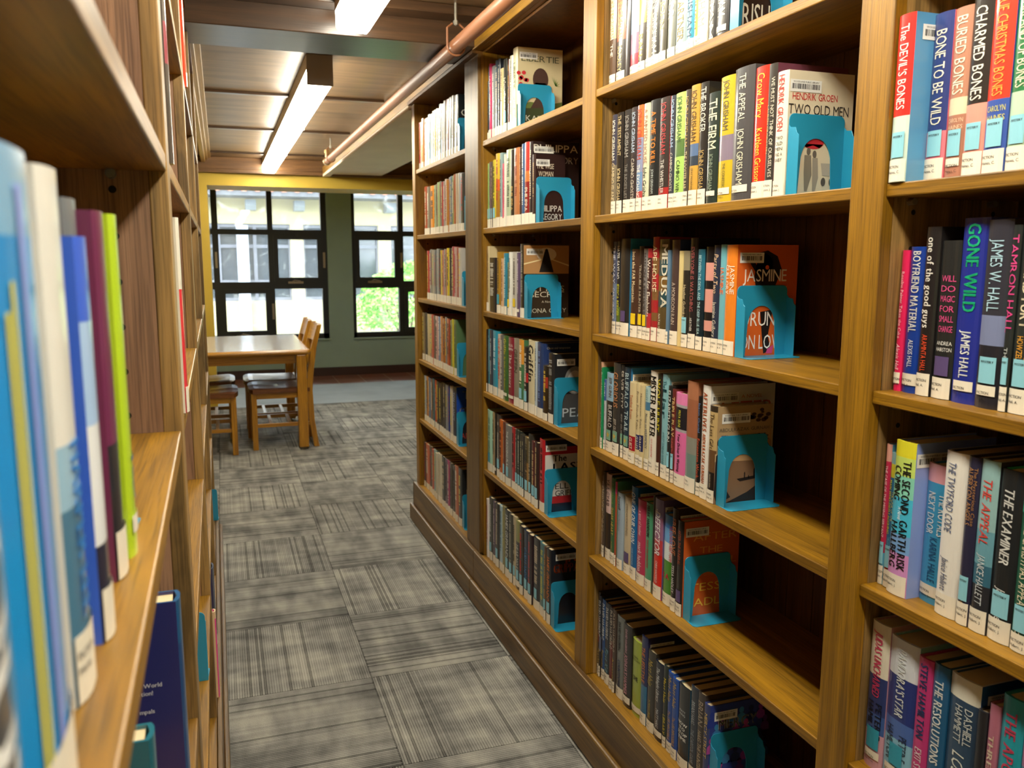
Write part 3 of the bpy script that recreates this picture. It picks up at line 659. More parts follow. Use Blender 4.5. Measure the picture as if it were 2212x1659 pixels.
  (23.7,210,'#d9c79a',{'b':[(0.62,'#d9c79a'),(0.8,'#2c3468'),(1,'#d9c79a')],'t':[('Front Porch Tales','#7a6a54',0.1,0.56,0.45),('GULLEY','#e8dcc4',0.64,0.79,0.5)]}),
  (20.7,208,'#d4c294',{'b':[(0.6,'#d4c294'),(0.8,'#2a2f58'),(1,'#d4c294')],'t':[('Hometown Tales','#7a6a54',0.1,0.52,0.45),('GULLEY','#e8dcc4',0.62,0.79,0.5)]}),
  (24.3,207,'#ccc49c',{'b':[(0.18,'#a8c4c4'),(0.28,'#4a7a98'),(0.92,'#d4c8a0'),(1,'#2f6ab0')],'t':[('GULLEY','#5a8a90',0.03,0.16,0.5),('Home to HARMONY','#4a5468',0.32,0.74,0.55)]}),
  (39.3,250,'#e8e0d0',{'t':[('MISTER MISTER','#1c1a1a',0.05,0.64,0.7,0,'b'),('GUY GUNARATNE','#c83a34',0.66,0.84,0.5)]}),
  (17.7,247,'#3a3026',{'b':[(0.6,'#2e2c20'),(1,'#4a2820')],'t':[('WOLF HUNT','#d8c832',0.05,0.56,0.75,0,'b')]}),
  (32.7,249,'#86b8c0',{'t':[('The','#2c6a74',0.06,0.13,0.5),('Liar','#1c4a54',0.14,0.42,0.6,0,'b'),('AYELET GUNDAR-GOSHEN','#2c6a74',0.55,0.87,0.32)],'f':'#86b8c4','bar':(0.05,0.55)}),
  (16.0,226,'#2b2d2c',{'t':[('ELIZABETH GUNN','#d8dcd8',0.05,0.58,0.7)],'s':'M'}),
  (17.1,220,'#6a2f2a',{'t':[('TRIPLE PLAY','#e0c080',0.08,0.5,0.7),('ELIZABETH GUNN','#c8605a',0.52,0.76,0.5)],'s':'M'}),
  (49.6,216,'#e070a8',{'b':[(0.12,'#e884b8'),(0.15,'#a8a4a8'),(0.38,'#26242a'),(0.41,'#a8a4a8'),(1,'#e070a8')],'t':[('PRIYA GUNS','#d8d43c',0.18,0.36,0.3),('Your Driver Is Waiting','#2c1c28',0.43,0.84,0.42,0,'b')]}),
  (44.9,250,'#a86a4a',{'b':[(0.16,'#b07454'),(0.5,'#a06448'),(0.65,'#8a8a80'),(1,'#6f8a84')],'t':[],'f':'#b07454'}),
  (18.1,221,'#211f1e',{'t':[('Jason Guriel','#6a8ac0',0.06,0.36,0.5),('Forgotten Work','#d85a3a',0.42,0.82,0.6)]}),
  (31.4,249,'#e6e2da',{'t':[('AFTERLIVES','#c0643c',0.06,0.4,0.5,0,'b'),('ABDULRAZAK GURNAH','#c8682c',0.42,0.86,0.4,0,'b')],'f':'#dcdcdc','ft':[('A NOVEL','#c8783c',0.48,0.8,0.03,0.1,''),('AFTER','#c0602c',0.1,0.98,0.12,0.2,''),('LIVES','#2f8ac0',0.1,0.98,0.12,0.36,'')],'bar':(0.03,0.44)}),
  (30.4,210,'#b89a68',{'b':[(0.06,'#3a3024'),(0.45,'#c0a470'),(0.68,'#6a4c30'),(1,'#241e1c')],'t':[('The Last Gift','#5a4830',0.08,0.44,0.5),('ABDULRAZAK GURNAH','#d8c8a8',0.7,0.84,0.5)],'f':'#b89c74','ft':[('ABDULRAZAK GURNAH','#5a564c',0.06,0.95,0.035,0.24,''),('The Last Gift','#2c3a70',0.1,0.95,0.07,0.33,'')],'bar':(0.1,0.6),'fig':'boat'}),
 ]),
 'm4': (0.563, 0.975, 2.0500, [
  (12.6,229,'#8a7264',{'t':[('THE FINAL CASE','#e4dcd0',0.06,0.44,0.55),('DAVID GUTERSON','#e4dcd0',0.54,0.84,0.45)]}),
  (13.1,245,'#4a4038',{'t':[('HOMEGOING','#b8a47c',0.2,0.7,0.6)]}),
  (35.4,244,'#d8b8b0',{'b':[(0.45,'#dabcb6'),(0.86,'#2e2826'),(1,'#2e2826')],'t':[('YAA GYASI','#3a2c2c',0.06,0.36,0.55)]}),
  (28.2,241,'#3c6a44',{'t':[('Emily Habeck','#8aa84c',0.06,0.3,0.4,0,'i'),('SHARK HEART','#d8b85c',0.34,0.66,0.5),('A LOVE STORY','#c8a850',0.74,0.9,0.35)]}),
  (12.0,236,'#a83a62',{'b':[(0.14,'#b8386a'),(1,'#a04a30')],'t':[],'f':'#4a8a70'}),
  (33.6,212,'#9fb0bf',{'t':[('farewell','#1f262c',0.05,0.22,0.4,0,'b'),('Cleo Mysterioso','#7a8894',0.26,0.5,0.35)]}),
  (41.1,210,'#cbb998',{'b':[(0.86,'#cbb998'),(1,'#cbb998')],'t':[('AMERICAN FORGIVENESS','#7a6a54',0.08,0.5,0.5)],'s':'F'}),
  (34.1,248,'#1f66a0',{'t':[('ONE OF OUR OWN','#f0f4f4',0.06,0.6,0.75,0,'bi'),('JANE HADDAM','#8ab8d8',0.66,0.84,0.4)],'f':'#1f5f98','bar':(0.06,0.5)}),
  (45.6,224,'#b83a5a',{'t':[('a spot of bother','#f0d0d4',0.13,0.42,0.35),('mark haddon','#f0e0e0',0.5,0.84,0.45)]}),
  (35.5,227,'#4f9a74',{'t':[('MARK HADDON','#12221c',0.03,0.38,0.55,0,'b'),('DOGS AND MONSTERS','#c83c34',0.42,0.74,0.55,0,'b')]}),
  (12.0,252,'#3c3836',{'t':[],'l':''}),
  (41.4,252,'#7a6a98',{'b':[(0.18,'#8078a4'),(0.4,'#9a6a88'),(0.55,'#c0444a'),(1,'#d0281e')],'t':[('THE','#f0ecec',0.1,0.16,0.4,0.15),('DEFECTOR','#f4f0f0',0.12,0.56,0.6,0,'bi'),('CHRIS HADFIELD','#f0dcd8',0.62,0.84,0.5,0,'b')],'f':'#6a5a8a','bar':(0.05,0.55)}),
  (46.2,224,'#2f7fd0',{'b':[(0.14,'#2f7fd0'),(0.3,'#6aa8e0'),(0.5,'#dfe8ea'),(1,'#4a8a2c')],'t':[('THE DOWN RABBIT HAMM','#c83030',0.1,0.5,0.22,-0.3),('KA','#c02840',0.62,0.72,0.7,0.1,'hb')],'f':'#2f86d8'}),
  (24.9,252,'#2b2726',{'t':[('FREE LOVE','#c8784a',0.1,0.45,0.6),('TESSA HADLEY','#dcd8d4',0.55,0.82,0.45)],'f':'#3a302c','bar':(0.05,0.6)}),
  (28.4,230,'#2a2624',{'t':[('AFTER THE FUNERAL','#b0502c',0.1,0.46,0.4)],'s':'F','f':'#d0622a','ft':[('AFTER','#e8a048',0.18,0.95,0.08,0.17,''),('THE','#e8a048',0.3,0.7,0.07,0.31,''),('FUNERAL','#e8a048',0.1,0.95,0.07,0.44,''),('AND OTHER STORIES','#e08838',0.2,0.9,0.03,0.57,''),('TESSA','#ecc048',0.14,0.9,0.085,0.7,''),('HADLEY','#ecc048',0.06,0.98,0.085,0.86,'')],'bar':(0.05,0.45)}),
 ]),
 'm5': (0.205, 0.970, 2.0500, [
  (12.0,249,'#2b2c30',{'b':[(0.3,'#2b2c30'),(0.6,'#7a2c24'),(1,'#3a3230')],'t':[('DAVID HAGBERG','#b8b4a8',0.1,0.5,0.6),('ABYSS','#c8b878',0.7,0.85,0.5)]}),
  (12.0,243,'#23304a',{'b':[(0.5,'#1c2638'),(0.68,'#5a6078'),(1,'#2c241c')],'t':[('DAVID HAGBERG','#dcdcd8',0.06,0.5,0.7,0,'b'),('Burden','#d8b868',0.65,0.85,0.5,0,'i')]}),
  (21.9,238,'#1f4a80',{'t':[('DAVID HAGBERG','#d8dce0',0.05,0.5,0.7,0,'b'),('Terrorist','#d8b850',0.62,0.84,0.5,0,'i')],'f':'#1f4a88'}),
  (34.4,239,'#222a36',{'t':[('DAVID HAGBERG','#dcdcdc',0.06,0.44,0.7,0,'b'),('First Kill','#7ab0c0',0.56,0.84,0.55,0,'i')],'f':'#26386a'}),
  (20.9,237,'#3a3230',{'b':[(0.4,'#3a3230'),(1,'#6a2a2a')],'t':[('DAVID HAGBERG','#c8beb0',0.03,0.5,0.7,0,'b')]}),
  (17.7,238,'#4a3c34',{'t':[('DAVID HAGBERG','#b8a894',0.04,0.5,0.7,0,'b'),('Assassin','#c8a848',0.58,0.86,0.5)]}),
  (45.2,231,'#6f7370',{'t':[('DAVID HAGBERG','#2c3030',0.06,0.42,0.6,0,'b'),('COUNTDOWN','#22386a',0.53,0.88,0.7,0,'b')]}),
  (46.2,228,'#2b292a',{'t':[('DAVID HAGBERG','#e0b0c0',0.05,0.34,0.5,0,'b'),("JOSHUA'S HAMMER",'#e0a8b8',0.36,0.85,0.75,0,'b')],'l':'U'}),
  (50.4,207,'#9aa83a',{'t':[('RIDER|HAGGARD','#3a4020',0.2,0.28,0.8,0,'h'),('SHE','#20241a',0.45,0.55,0.5,0,'hb')],'l':'U'}),
  (33.2,237,'#232a58',{'b':[(0.55,'#232a58'),(1,'#2a6a90')],'t':[('THE LIFESTYLE','#d8824a',0.12,0.52,0.5)],'f':'#24285a','bar':(0.06,0.5)}),
  (40.2,213,'#33302a',{'t':[('Matt Haig','#b8a050',0.1,0.42,0.6,0,'i'),('The MIDNIGHT LIBRARY','#b8a858',0.6,0.84,0.55)]}),
  (42.9,204,'#1a2030',{'t':[('The Midnight Library','#dce0e0',0.06,0.5,0.4,0,'i'),('MATT HAIG','#c8d0d8',0.6,0.84,0.4)],'l':'U'}),
  (19.1,211,'#26302c',{'t':[('Matt Haig','#d8c43c',0.15,0.45,0.6,0,'b'),('LIBRARY','#c8b83c',0.6,0.84,0.6)]}),
  (26.7,206,'#1f4a9a',{'t':[('Matt Haig','#c8a850',0.05,0.36,0.55,0,'i'),('The LIFE IMPOSSIBLE','#b8924c',0.48,0.84,0.6)]}),
  (27.7,203,'#1f4a9a',{'t':[('Matt Haig','#c8a850',0.05,0.36,0.55,0,'i'),('The LIFE IMPOSSIBLE','#b8924c',0.48,0.84,0.6)]}),
  (49.6,204,'#22272c',{'t':[('MATT|HAIG','#c8d0d4',0.28,0.36,0.5,0,'h'),('HOW|TO|STOP|TIME','#ecece8',0.42,0.66,0.8,0,'hb')],'f':'#1f5a78'}),
  (33.3,222,'#2c3340',{'t':[('BRIAN HAIG','#a8b0b8',0.15,0.4,0.45),('THE CAPITOL GAME','#8a94a0',0.46,0.84,0.5)]}),
  (28.4,223,'#3c3430',{'t':[('BRIAN','#a89a88',0.08,0.34,0.7),('HAIG THE HUNTED','#b8a890',0.4,0.84,0.5)],'f':'#4a403c'}),
  (23.3,212,'#2e3a70',{'t':[('MERCY STREET','#d8b868',0.1,0.6,0.5)],'f':'#3a4a98','ft':[('MERCY','#f0f0ec',0.18,0.9,0.115,0.22,'b'),('STREET','#f0f0ec',0.12,0.95,0.115,0.42,'b')],'bar':(0.1,0.52),'fig':'crowd'}),
 ]),
 'r1': (1.501, 0.978, 1.0185, [
  (32.7,235,'#bcd8d0',{'b':[(0.6,'#e8302a'),(1,'#c4d8cc')],'t':[("The DEVIL'S BONES",'#f0e8dc',0.06,0.56,0.5)],'s':'M','f':'#5a9ac8','ft':[('BONES','#d8c43c',0.5,0.98,0.13,0.22,''),('A Sarah Booth','#8a4a6a',0.3,0.9,0.035,0.52,''),('Delaney Mystery','#8a4a6a',0.3,0.9,0.035,0.57,''),('CAROLYN','#d04a5c',0.25,0.98,0.09,0.88,'')],'bar':(0.1,0.6),'dx':-0.035}),
  (35.2,232,'#2c3c78',{'b':[(0.7,'#2f3c78'),(1,'#e87a88')],'t':[('BONE TO BE WILD','#ece4d0',0.1,0.66,0.55)],'s':'M','g':-1.5}),
  (31.0,231,'#b8826a',{'b':[(0.52,'#b8826a'),(0.62,'#d8d0b0'),(1,'#b07a64')],'t':[('BURIED BONES','#f4e4c8',0.05,0.5,0.6),('CAROLYN|HAINES','#e8c8a8',0.63,0.71,0.8,0,'h')],'s':'M','l':'R'}),
  (33.8,243,'#e8a088',{'b':[(0.6,'#2e2824'),(1,'#e89a8a')],'t':[('CHARMED BONES','#f0e8d8',0.08,0.58,0.55)],'s':'M'}),
  (34.6,243,'#3a4a98',{'b':[(0.6,'#e4402c'),(1,'#3a58a8')],'t':[('BLUE CHRISTMAS BONES','#f0a040',0.04,0.58,0.55),('CAROLYN|HAINES','#d8d060',0.62,0.72,0.8,0,'h')],'s':'M'}),
  (30.9,243,'#2c7a48',{'b':[(0.58,'#2c7a48'),(1,'#b8d4b8')],'t':[('A GARLAND OF BONES','#ece8c8',0.04,0.56,0.55)],'s':'M'}),
 ]),
 'r2': (1.188, 0.978, 1.0185, [
  (14.9,215,'#e0245c',{'t':[('Rosaline Palmer Takes the Cake','#f4d0d8',0.15,0.62,0.4),('Alexis Hall','#f4d8e0',0.66,0.84,0.5,0,'i')],'l':'U'}),
  (31.1,220,'#123c98',{'t':[('BOYFRIEND MATERIAL','#f0f0ec',0.03,0.58,0.5,0,'b'),('ALEXIS HALL','#e4e8ec',0.63,0.82,0.3)],'l':'U'}),
  (26.7,248,'#232021',{'t':[('one of the good guys','#f0ece4',0.06,0.59,0.5,0,'b'),('ARAMINTA HALL','#e0502c',0.63,0.85,0.4)]}),
  (34.7,228,'#262828',{'t':[('WILL|DO|MAGIC|FOR|SMALL|CHANGE','#d8508a',0.2,0.58,0.7,-0.05,'h'),('ANDREA|HAIRSTON','#dcdcd8',0.62,0.7,0.75,-0.05,'h')],'s':'F'}),
  (43.4,258,'#23308f',{'t':[('GONE WILD','#1ab880',0.03,0.5,0.5,0,'b'),('JAMES HALL','#f0f4f0',0.6,0.86,0.5,0,'b')],'l':'R'}),
  (38.9,254,'#34343e',{'b':[(0.5,'#34343e'),(0.66,'#7a84a8'),(1,'#26262e')],'t':[('JAMES W. HALL','#a8ccdc',0.1,0.48,0.5)],'s':'M','l':'R'}),
  (13.3,246,'#262c2c',{'t':[('TAMRON HALL','#d8468a',0.05,0.57,0.75),('THEY','#c8d0d0',0.65,0.75,0.4)],'s':'M'}),
  (32.1,245,'#2c3230',{'t':[('FOG AND FURY','#ece0c4',0.06,0.54,0.5,0,'b'),('RACHEL','#e8a838',0.6,0.8,0.3,-0.28),('HOWZELL HALL','#e8a838',0.58,0.8,0.3,0.12)],'s':'M'}),
 ]),
 'r3': (0.874, 0.975, 1.0185, [
  (12.0,229,'#5fb0d8',{'b':[(0.12,'#e8a898'),(0.77,'#c83058'),(1,'#5fb4d8')],'t':[('THE CASE OF THE MISSING SERVANT','#f4dce0',0.15,0.66,0.4)],'s':'M'}),
  (17.6,218,'#1f6a98',{'b':[(0.08,'#8ab8c0'),(0.18,'#d0c83c'),(0.75,'#1f6a98'),(0.9,'#c8483c'),(1,'#d8c83c')],'t':[('THE CASE OF THE','#d8c84c',0.28,0.5,0.3,-0.2),('MAN WHO DIED LAUGHING','#e0d83c',0.2,0.6,0.32,0.2,'b'),('TARQUIN HALL','#7ac0d8',0.62,0.72,0.4)],'s':'M'}),
  (40.2,243,'#e0dc40',{'b':[(0.1,'#e4dc34'),(0.22,'#c8e070'),(0.36,'#8ad8c0'),(0.6,'#4cc0e4'),(0.72,'#7aa8e0'),(1,'#d494d0')],'t':[('THE SECOND','#1c1c20',0.12,0.46,0.36,-0.2,'b'),('COMING','#1c1c20',0.16,0.38,0.36,0.24,'b'),('A Novel','#f0f4f4',0.42,0.5,0.3,0,'i'),('GARTH RISK','#1c1c20',0.5,0.83,0.36,-0.2,'b'),('HALLBERG','#1c1c20',0.52,0.82,0.36,0.24,'b')],'f':'#8fa4e4','bar':(0.03,0.45),'dx':-0.01}),
  (46.4,215,'#3f9ac8',{'b':[(0.13,'#e0a0a8'),(1,'#3f9ac8')],'t':[('THE ROYALS','#f0f4f4',0.2,0.5,0.34,-0.25,'b'),('NEXT DOOR','#f0f4f4',0.2,0.5,0.34,0.2,'b'),('KARINA HALLE','#1c4a78',0.52,0.84,0.34)],'dx':0.015,'l':'U'}),
  (38.9,245,'#e8e4dc',{'t':[('THE TWYFORD CODE','#4a5a80',0.06,0.48,0.4,0.12,'i'),('Janice Hallett','#3a4a70',0.64,0.84,0.36,0.12,'i')],'f':'#2c323c'}),
  (20.9,245,'#2c2c44',{'t':[('ALPERTON ANGELS','#b08050',0.06,0.4,0.42,0.15),('The Mysterious Case','#a87848',0.06,0.4,0.25,-0.25),('Janice Hallett','#c89a60',0.7,0.88,0.4,0,'i')],'s':'M'}),
  (29.4,246,'#8fb8bc',{'b':[(0.4,'#93babc'),(0.6,'#6aa0b0'),(0.72,'#3a6a80'),(1,'#2c2e34')],'t':[('THE APPEAL','#d8443c',0.1,0.48,0.5,0,'i'),('JANICE HALLETT','#c8d0d4',0.54,0.83,0.4,0,'i')]}),
  (36.5,240,'#232628',{'t':[('THE EXAMINER','#f0f0ec',0.1,0.54,0.42,0,'bi'),('Janice Hallett','#f0f0ec',0.68,0.9,0.4,0,'i')],'s':'M','f':'#2fb89a'}),
  (27.0,189,'#1f5a44',{'t':[('THE CHRISTMAS APPEAL','#e8dcc0',0.05,0.68,0.5,0,'i'),('Janice','#e8dcc0',0.72,0.9,0.4,0,'i')],'s':'M'}),
 ]),
 'r4': (0.563, 0.972, 1.0185, [
  (39.9,250,'#2c3a68',{'b':[(0.36,'#e4dcc8'),(0.62,'#2a3a70'),(0.75,'#3a5a98'),(1,'#c898a8')],'t':[('JUDAS UNCHAINED','#e04a78',0.06,0.5,0.5,0,'bi'),('PETER F.','#20243c',0.54,0.8,0.3,-0.22,'b'),('HAMILTON','#20243c',0.54,0.84,0.32,0.2,'b')],'s':'B','l':'R'}),
  (58.1,242,'#2c3a78',{'b':[(0.25,'#d8dce4'),(0.55,'#28387c'),(0.68,'#4a6ab0'),(1,'#8ac0d8')],'t':[("PANDORA'S STAR",'#f0f4f4',0.06,0.52,0.42,0,'bi'),('PETER F.','#20283c',0.64,0.82,0.25,-0.2),('HAMILTON','#20283c',0.6,0.84,0.25,0.25)],'s':'B','l':'R'}),
  (28.8,234,'#c03878',{'t':[('STEVE HAMILTON','#26487a',0.04,0.55,0.5,0,'b'),('EXIT STRATEGY','#f0e8ec',0.62,0.95,0.5,0,'b')],'l':''}),
  (28.6,237,'#1f5a84',{'t':[('THE RESOLUTIONS','#f4f4f0',0.1,0.66,0.55,0,'b'),('BRADY HAMMES','#d8e4ec',0.7,0.95,0.5,0,'b')],'l':''}),
  (51.9,236,'#2f4a64',{'b':[(0.14,'#e0dccc'),(1,'#2c4660')],'t':[('DASHIELL','#c8ccc8',0.18,0.42,0.25,-0.22),('HAMMETT','#c8ccc8',0.18,0.42,0.25,0.1),('LOST STARS','#dce0d8',0.48,0.95,0.4,0,'i')],'l':'','f':'#22569c','bar':(0.1,0.6)}),
  (16.5,206,'#23242a',{'t':[('HARRY','#d0d0c8',0.6,0.9,0.4)],'l':''}),
  (17.0,224,'#b06a80',{'t':[('THREE ROOMS','#e8d8c0',0.2,0.8,0.5,0,'b')],'l':''}),
  (34.1,247,'#1f98a8',{'t':[('THE APOLOGY','#d84a6a',0.08,0.7,0.5,0,'b')],'l':'','f':'#2298b4','bar':(0.05,0.6)}),
  (30.1,230,'#7a6a84',{'b':[(0.3,'#a86a90'),(0.6,'#5a7a98'),(1,'#3a3440')],'t':[('JOSEPH HAN','#d8c8a8',0.25,0.6,0.35)],'l':''}),
 ]),
 'b0': (1.822, 0.967, 3.0740, [
  (12.0,213,'#2a2622',{'t':['~#8a8070']}),
  (12.0,265,'#2f5a7a',{'t':['~#8ab0c0']}),
  (22.5,269,'#c83a6a',{'t':[('JANE GREEN','#f0dcc8',0.15,0.66,0.6)]}),
  (39.4,255,'#8a9090',{'t':['~#d8dcd8']}),
  (37.1,267,'#3a4a5a',{'t':['~#b8a890']}),
  (22.9,266,'#2c3440',{'t':['~#c8c0a8']}),
  (40.9,226,'#d8bf8a',{'t':[('GRAHAM GREENE','#6a5030',0.05,0.5,0.6)]}),
  (38.6,249,'#26281f',{'t':[("It's a Beautiful",'#e0dcc8',0.25,0.8,0.6)],'s':'M'}),
  (19.0,243,'#6a4034',{'t':['~#c8a050']}),
  (33.6,249,'#dcd8c4',{'t':['~#7a7868']}),
  (48.4,265,'#d8cfae',{'t':[('LIBERTIE','#6a7848',0.18,0.5,0.45),('GREENIDGE','#b89848',0.58,0.84,0.3)],'f':'#cfc29a','ft':[('LIBERTIE','#5a6048',0.1,0.92,0.075,0.13,''),('KAITLYN','#d8d4c4',0.2,0.95,0.07,0.86,''),('GREENIDGE','#d8d4c4',0.1,0.98,0.07,0.95,'')],'bar':(0.06,0.45),'fig':'bust'}),
 ]),
 'b1': (1.501, 0.967, 3.0740, [
  (12.0,239,'#8fae6a',{'t':['~#4a6a34'],'s':'M'}),
  (12.0,238,'#a8c088',{'t':['~#4a6a34'],'s':'M'}),
  (12.0,242,'#6a5a58',{'t':['~#c8beb0'],'s':'M'}),
  (12.0,242,'#5a4c44',{'t':[('THE COLONY','#d8c8a8',0.08,0.56,0.6)],'s':'M'}),
  (43.9,245,'#d8c63c',{'t':['~#4a5a24'],'s':'M'}),
  (44.4,263,'#d8922c',{'b':[(0.35,'#e0b83c'),(0.5,'#d8622c'),(1,'#a8762c')],'t':['~#b83020']}),
  (31.1,261,'#8fa8a8',{'t':['~#3a5a60']}),
  (22.6,221,'#d8607a',{'t':['~#a8304a']}),
  (15.8,251,'#dcd8cc',{'t':['~#8a3048']}),
  (55.3,263,'#b8c4a4',{'t':['~#4a5a40']}),
  (35.0,257,'#2a2822',{'t':[('PHILIPPA','#c8a458',0.48,0.8,0.6)]}),
  (57.0,258,'#b8764a',{'t':['~#8a3a20']}),
  (17.8,254,'#4a342c',{'t':['~#a89070']}),
  (29.1,264,'#3c5f8a',{'t':['~#c8d0d4']}),
  (45.5,265,'#a8302c',{'b':[(0.35,'#b83a34'),(0.48,'#c87840'),(1,'#8a2424')],'t':[('PHILIPPA','#e8dcc4',0.55,0.84,0.6)]}),
  (33.2,262,'#2e2426',{'t':['~#b8a890'],'f':'#2a1c1a','ft':[('PHILIPPA','#d8d0c0',0.03,0.97,0.09,0.08,''),('GREGORY','#a89a88',0.2,0.98,0.08,0.22,'')],'bar':(0.04,0.45)}),
  (29.3,218,'#3a2a28',{'t':['~#a88a60'],'f':'#33201e','ft':[('THE WISE','#dccfb8',0.05,0.62,0.075,0.17,''),('WOMAN','#dccfb8',0.12,0.6,0.075,0.28,''),('PHILIPPA','#e4dcd0',0.1,0.9,0.09,0.78,''),('GREGORY','#e4dcd0',0.1,0.9,0.09,0.9,'')],'bar':(0.04,0.48),'w':0.105}),
 ]),
 'b2': (1.188, 0.962, 3.0740, [
  (12.0,246,'#9a7a50',{'t':['~#5a4428']}),
  (18.1,246,'#c8b890',{'t':['~#6a5a3c']}),
  (85.3,203,'#26262e',{'t':['~#c8c4b8'],'l':'','f':'#23242c'}),
  (46.2,224,'#a87e2c',{'t':['~#5a4414'],'s':'B'}),
  (39.2,200,'#d8b088',{'t':['~#8a6040']}),
  (35.5,219,'#2f7f98',{'t':['~#a8d0d8']}),
  (27.8,187,'#8f9a70',{'t':['~#4a5434'],'s':'Y'}),
  (23.3,223,'#dcdcd4',{'t':['~#5a5a58']}),
  (50.8,223,'#b8b4ac',{'t':['~#5a5450'],'s':'Y'}),
  (35.1,220,'#5a4a68',{'t':['~#b8a8b8'],'l':'R'}),
  (41.9,249,'#262422',{'t':['~#8a8478'],'f':'#3a2e22','ft':[('LETTERS','#dcccb0',0.1,0.9,0.075,0.6,''),('SECRET','#e0d4bc',0.14,0.9,0.075,0.68,''),('A Novel','#d8ccb4',0.4,0.65,0.03,0.78,''),('FIONA GRAY','#d8ccb4',0.1,0.95,0.06,0.9,'')],'bar':(0.06,0.44),'fig':'lamp'}),
 ]),
 'b3': (0.874, 0.962, 3.0740, [
  (12.0,244,'#2c2a28',{'t':['~#8a8478']}),
  (16.2,245,'#3f90a8',{'t':['~#b8dce4']}),
  (41.5,244,'#3a4454',{'t':['~#a8b0b8']}),
  (54.3,245,'#2f9ab8',{'t':['~#c8e4ec']}),
  (33.3,236,'#c8b4a4',{'t':[('W.E.B. GRIFFIN','#b84038',0.06,0.7,0.7)]}),
  (37.0,235,'#6a6a6a',{'t':['~#c8c8c4']}),
  (50.4,236,'#3f6a38',{'t':[('Griffin','#d8cc4c',0.04,0.28,0.6,0,'b'),('By Order of the President','#d8cc4c',0.32,0.84,0.5,0,'b')],'l':'R'}),
  (69.4,235,'#8a1f3a',{'t':[('W.E.B.|GRIFFIN','#ecdcd8',0.08,0.2,0.7,0,'h'),('The Aviators','#f0e4e0',0.25,0.76,0.6,0,'b')],'l':'R'}),
  (56.1,238,'#8a8474',{'t':[('GRIFFIN','#3a3830',0.15,0.5,0.6)]}),
  (49.1,239,'#d8862c',{'b':[(0.35,'#e09a3c'),(1,'#4a7a54')],'t':['~#f0e4c8'],'s':'M'}),
  (40.1,219,'#3a2c2a',{'b':[(0.4,'#2c2a2a'),(0.55,'#b82c30'),(1,'#2c2a2a')],'t':['~#c8beb0'],'s':'M'}),
  (64.2,246,'#d8cda8',{'t':[('Griffin','#1c1a1a',0.06,0.56,0.7,0,'b')]}),
  (20.0,244,'#b8c4cc',{'t':['~#3a5a78']}),
  (55.1,245,'#2c3f6a',{'t':['~#6a86b8'],'f':'#2c3f74','ft':[('Chaos and temptation','#e4e4e0',0.1,0.6,0.03,0.06,'')]}),
  (41.1,177,'#3a2c1c',{'b':[(0.2,'#2a2620'),(0.4,'#a83a2c'),(1,'#3a2c1c')],'t':['~#d8b848']}),
  (51.6,221,'#2a2a2c',{'t':['~#8a8a88'],'f':'#26282c','ft':[('SPEAR','#c8ccd0',0.06,0.98,0.13,0.84,'')],'bar':(0.08,0.5),'fig':'face'}),
 ]),
 'b4': (0.563, 0.962, 3.0740, [
  (61.4,241,'#a8d8c0',{'t':['~#6a9a84'],'s':'B'}),
  (26.8,240,'#a8916a',{'t':['~#4a3c28']}),
  (24.5,242,'#23221f',{'t':['~#8a8478'],'l':'R'}),
  (42.5,242,'#4a4644',{'t':['~#b0a89c'],'s':'M'}),
  (39.7,229,'#c8682c',{'t':['~#5a2c14']}),
  (26.5,227,'#6a4034',{'t':['~#b89878'],'s':'M'}),
  (65.4,225,'#7c7c7a',{'t':[('THE CROSSING PLACES','#ecece4',0.1,0.78,0.5)],'s':'M'}),
  (41.6,224,'#b02a30',{'t':['~#2a1818']}),
  (27.7,225,'#3a403c',{'t':['~#a8a898'],'s':'M'}),
  (27.2,225,'#2e3632',{'t':['~#a8a898'],'s':'M'}),
  (20.5,219,'#4a463c',{'t':['~#a8a080'],'s':'M'}),
  (18.7,218,'#3c3a38',{'t':['~#a8a080'],'s':'M'}),
  (45.8,218,'#8a7448',{'b':[(0.4,'#6a5c3c'),(1,'#a8804a')],'t':['~#2c2a20'],'s':'M'}),
  (26.8,237,'#3c3a34',{'t':['~#b0a890'],'s':'M'}),
  (36.5,218,'#5a2226',{'t':['~#c8a878'],'s':'M'}),
  (35.6,223,'#3a2a28',{'t':['~#c8a878'],'s':'M'}),
  (48.5,242,'#b8242c',{'t':['~#2c1414'],'f':'#d8d4cc','fb':[(0.1,'#2c3040'),(0.2,'#b82830'),(0.78,'#dcdad4'),(0.88,'#b82830'),(1,'#24283a')],'ft':[('The','#1c1c1e',0.2,0.5,0.09,0.25,'b'),('LAST','#1c1c1e',0.2,0.9,0.1,0.37,'b'),('WORD','#1c1c1e',0.2,0.9,0.1,0.5,'b'),('ELLY','#26262a',0.25,0.7,0.08,0.64,''),('GRIFFITHS','#26262a',0.25,0.98,0.08,0.74,'')],'bar':(0.04,0.5)}),
 ]),
 'b5': (0.205, 0.960, 3.0740, [
  (26.4,238,'#e4dcd4',{'b':[(0.8,'#e4d8d4'),(1,'#ece8e4')],'t':['~#a84048'],'l':''}),
  (43.5,253,'#4a4a46',{'t':['~#c8c8c0'],'s':'M'}),
  (34.8,246,'#5a4a5a',{'t':['~#b8a8b0']}),
  (45.4,252,'#3a3836',{'t':['~#c8b8a0'],'s':'M'}),
  (42.4,255,'#a8c4d0',{'t':['~#5a7a8a']}),
  (21.7,262,'#8a8460',{'t':['~#c8c06a']}),
  (58.3,259,'#23282a',{'t':[('JAMES GRIPPANDO','#dcdcd4',0.06,0.76,0.6)],'s':'M'}),
  (37.7,258,'#4a4a44',{'t':['~#a8a490'],'s':'M'}),
  (30.2,260,'#b8a888',{'t':['~#4a4434'],'s':'M'}),
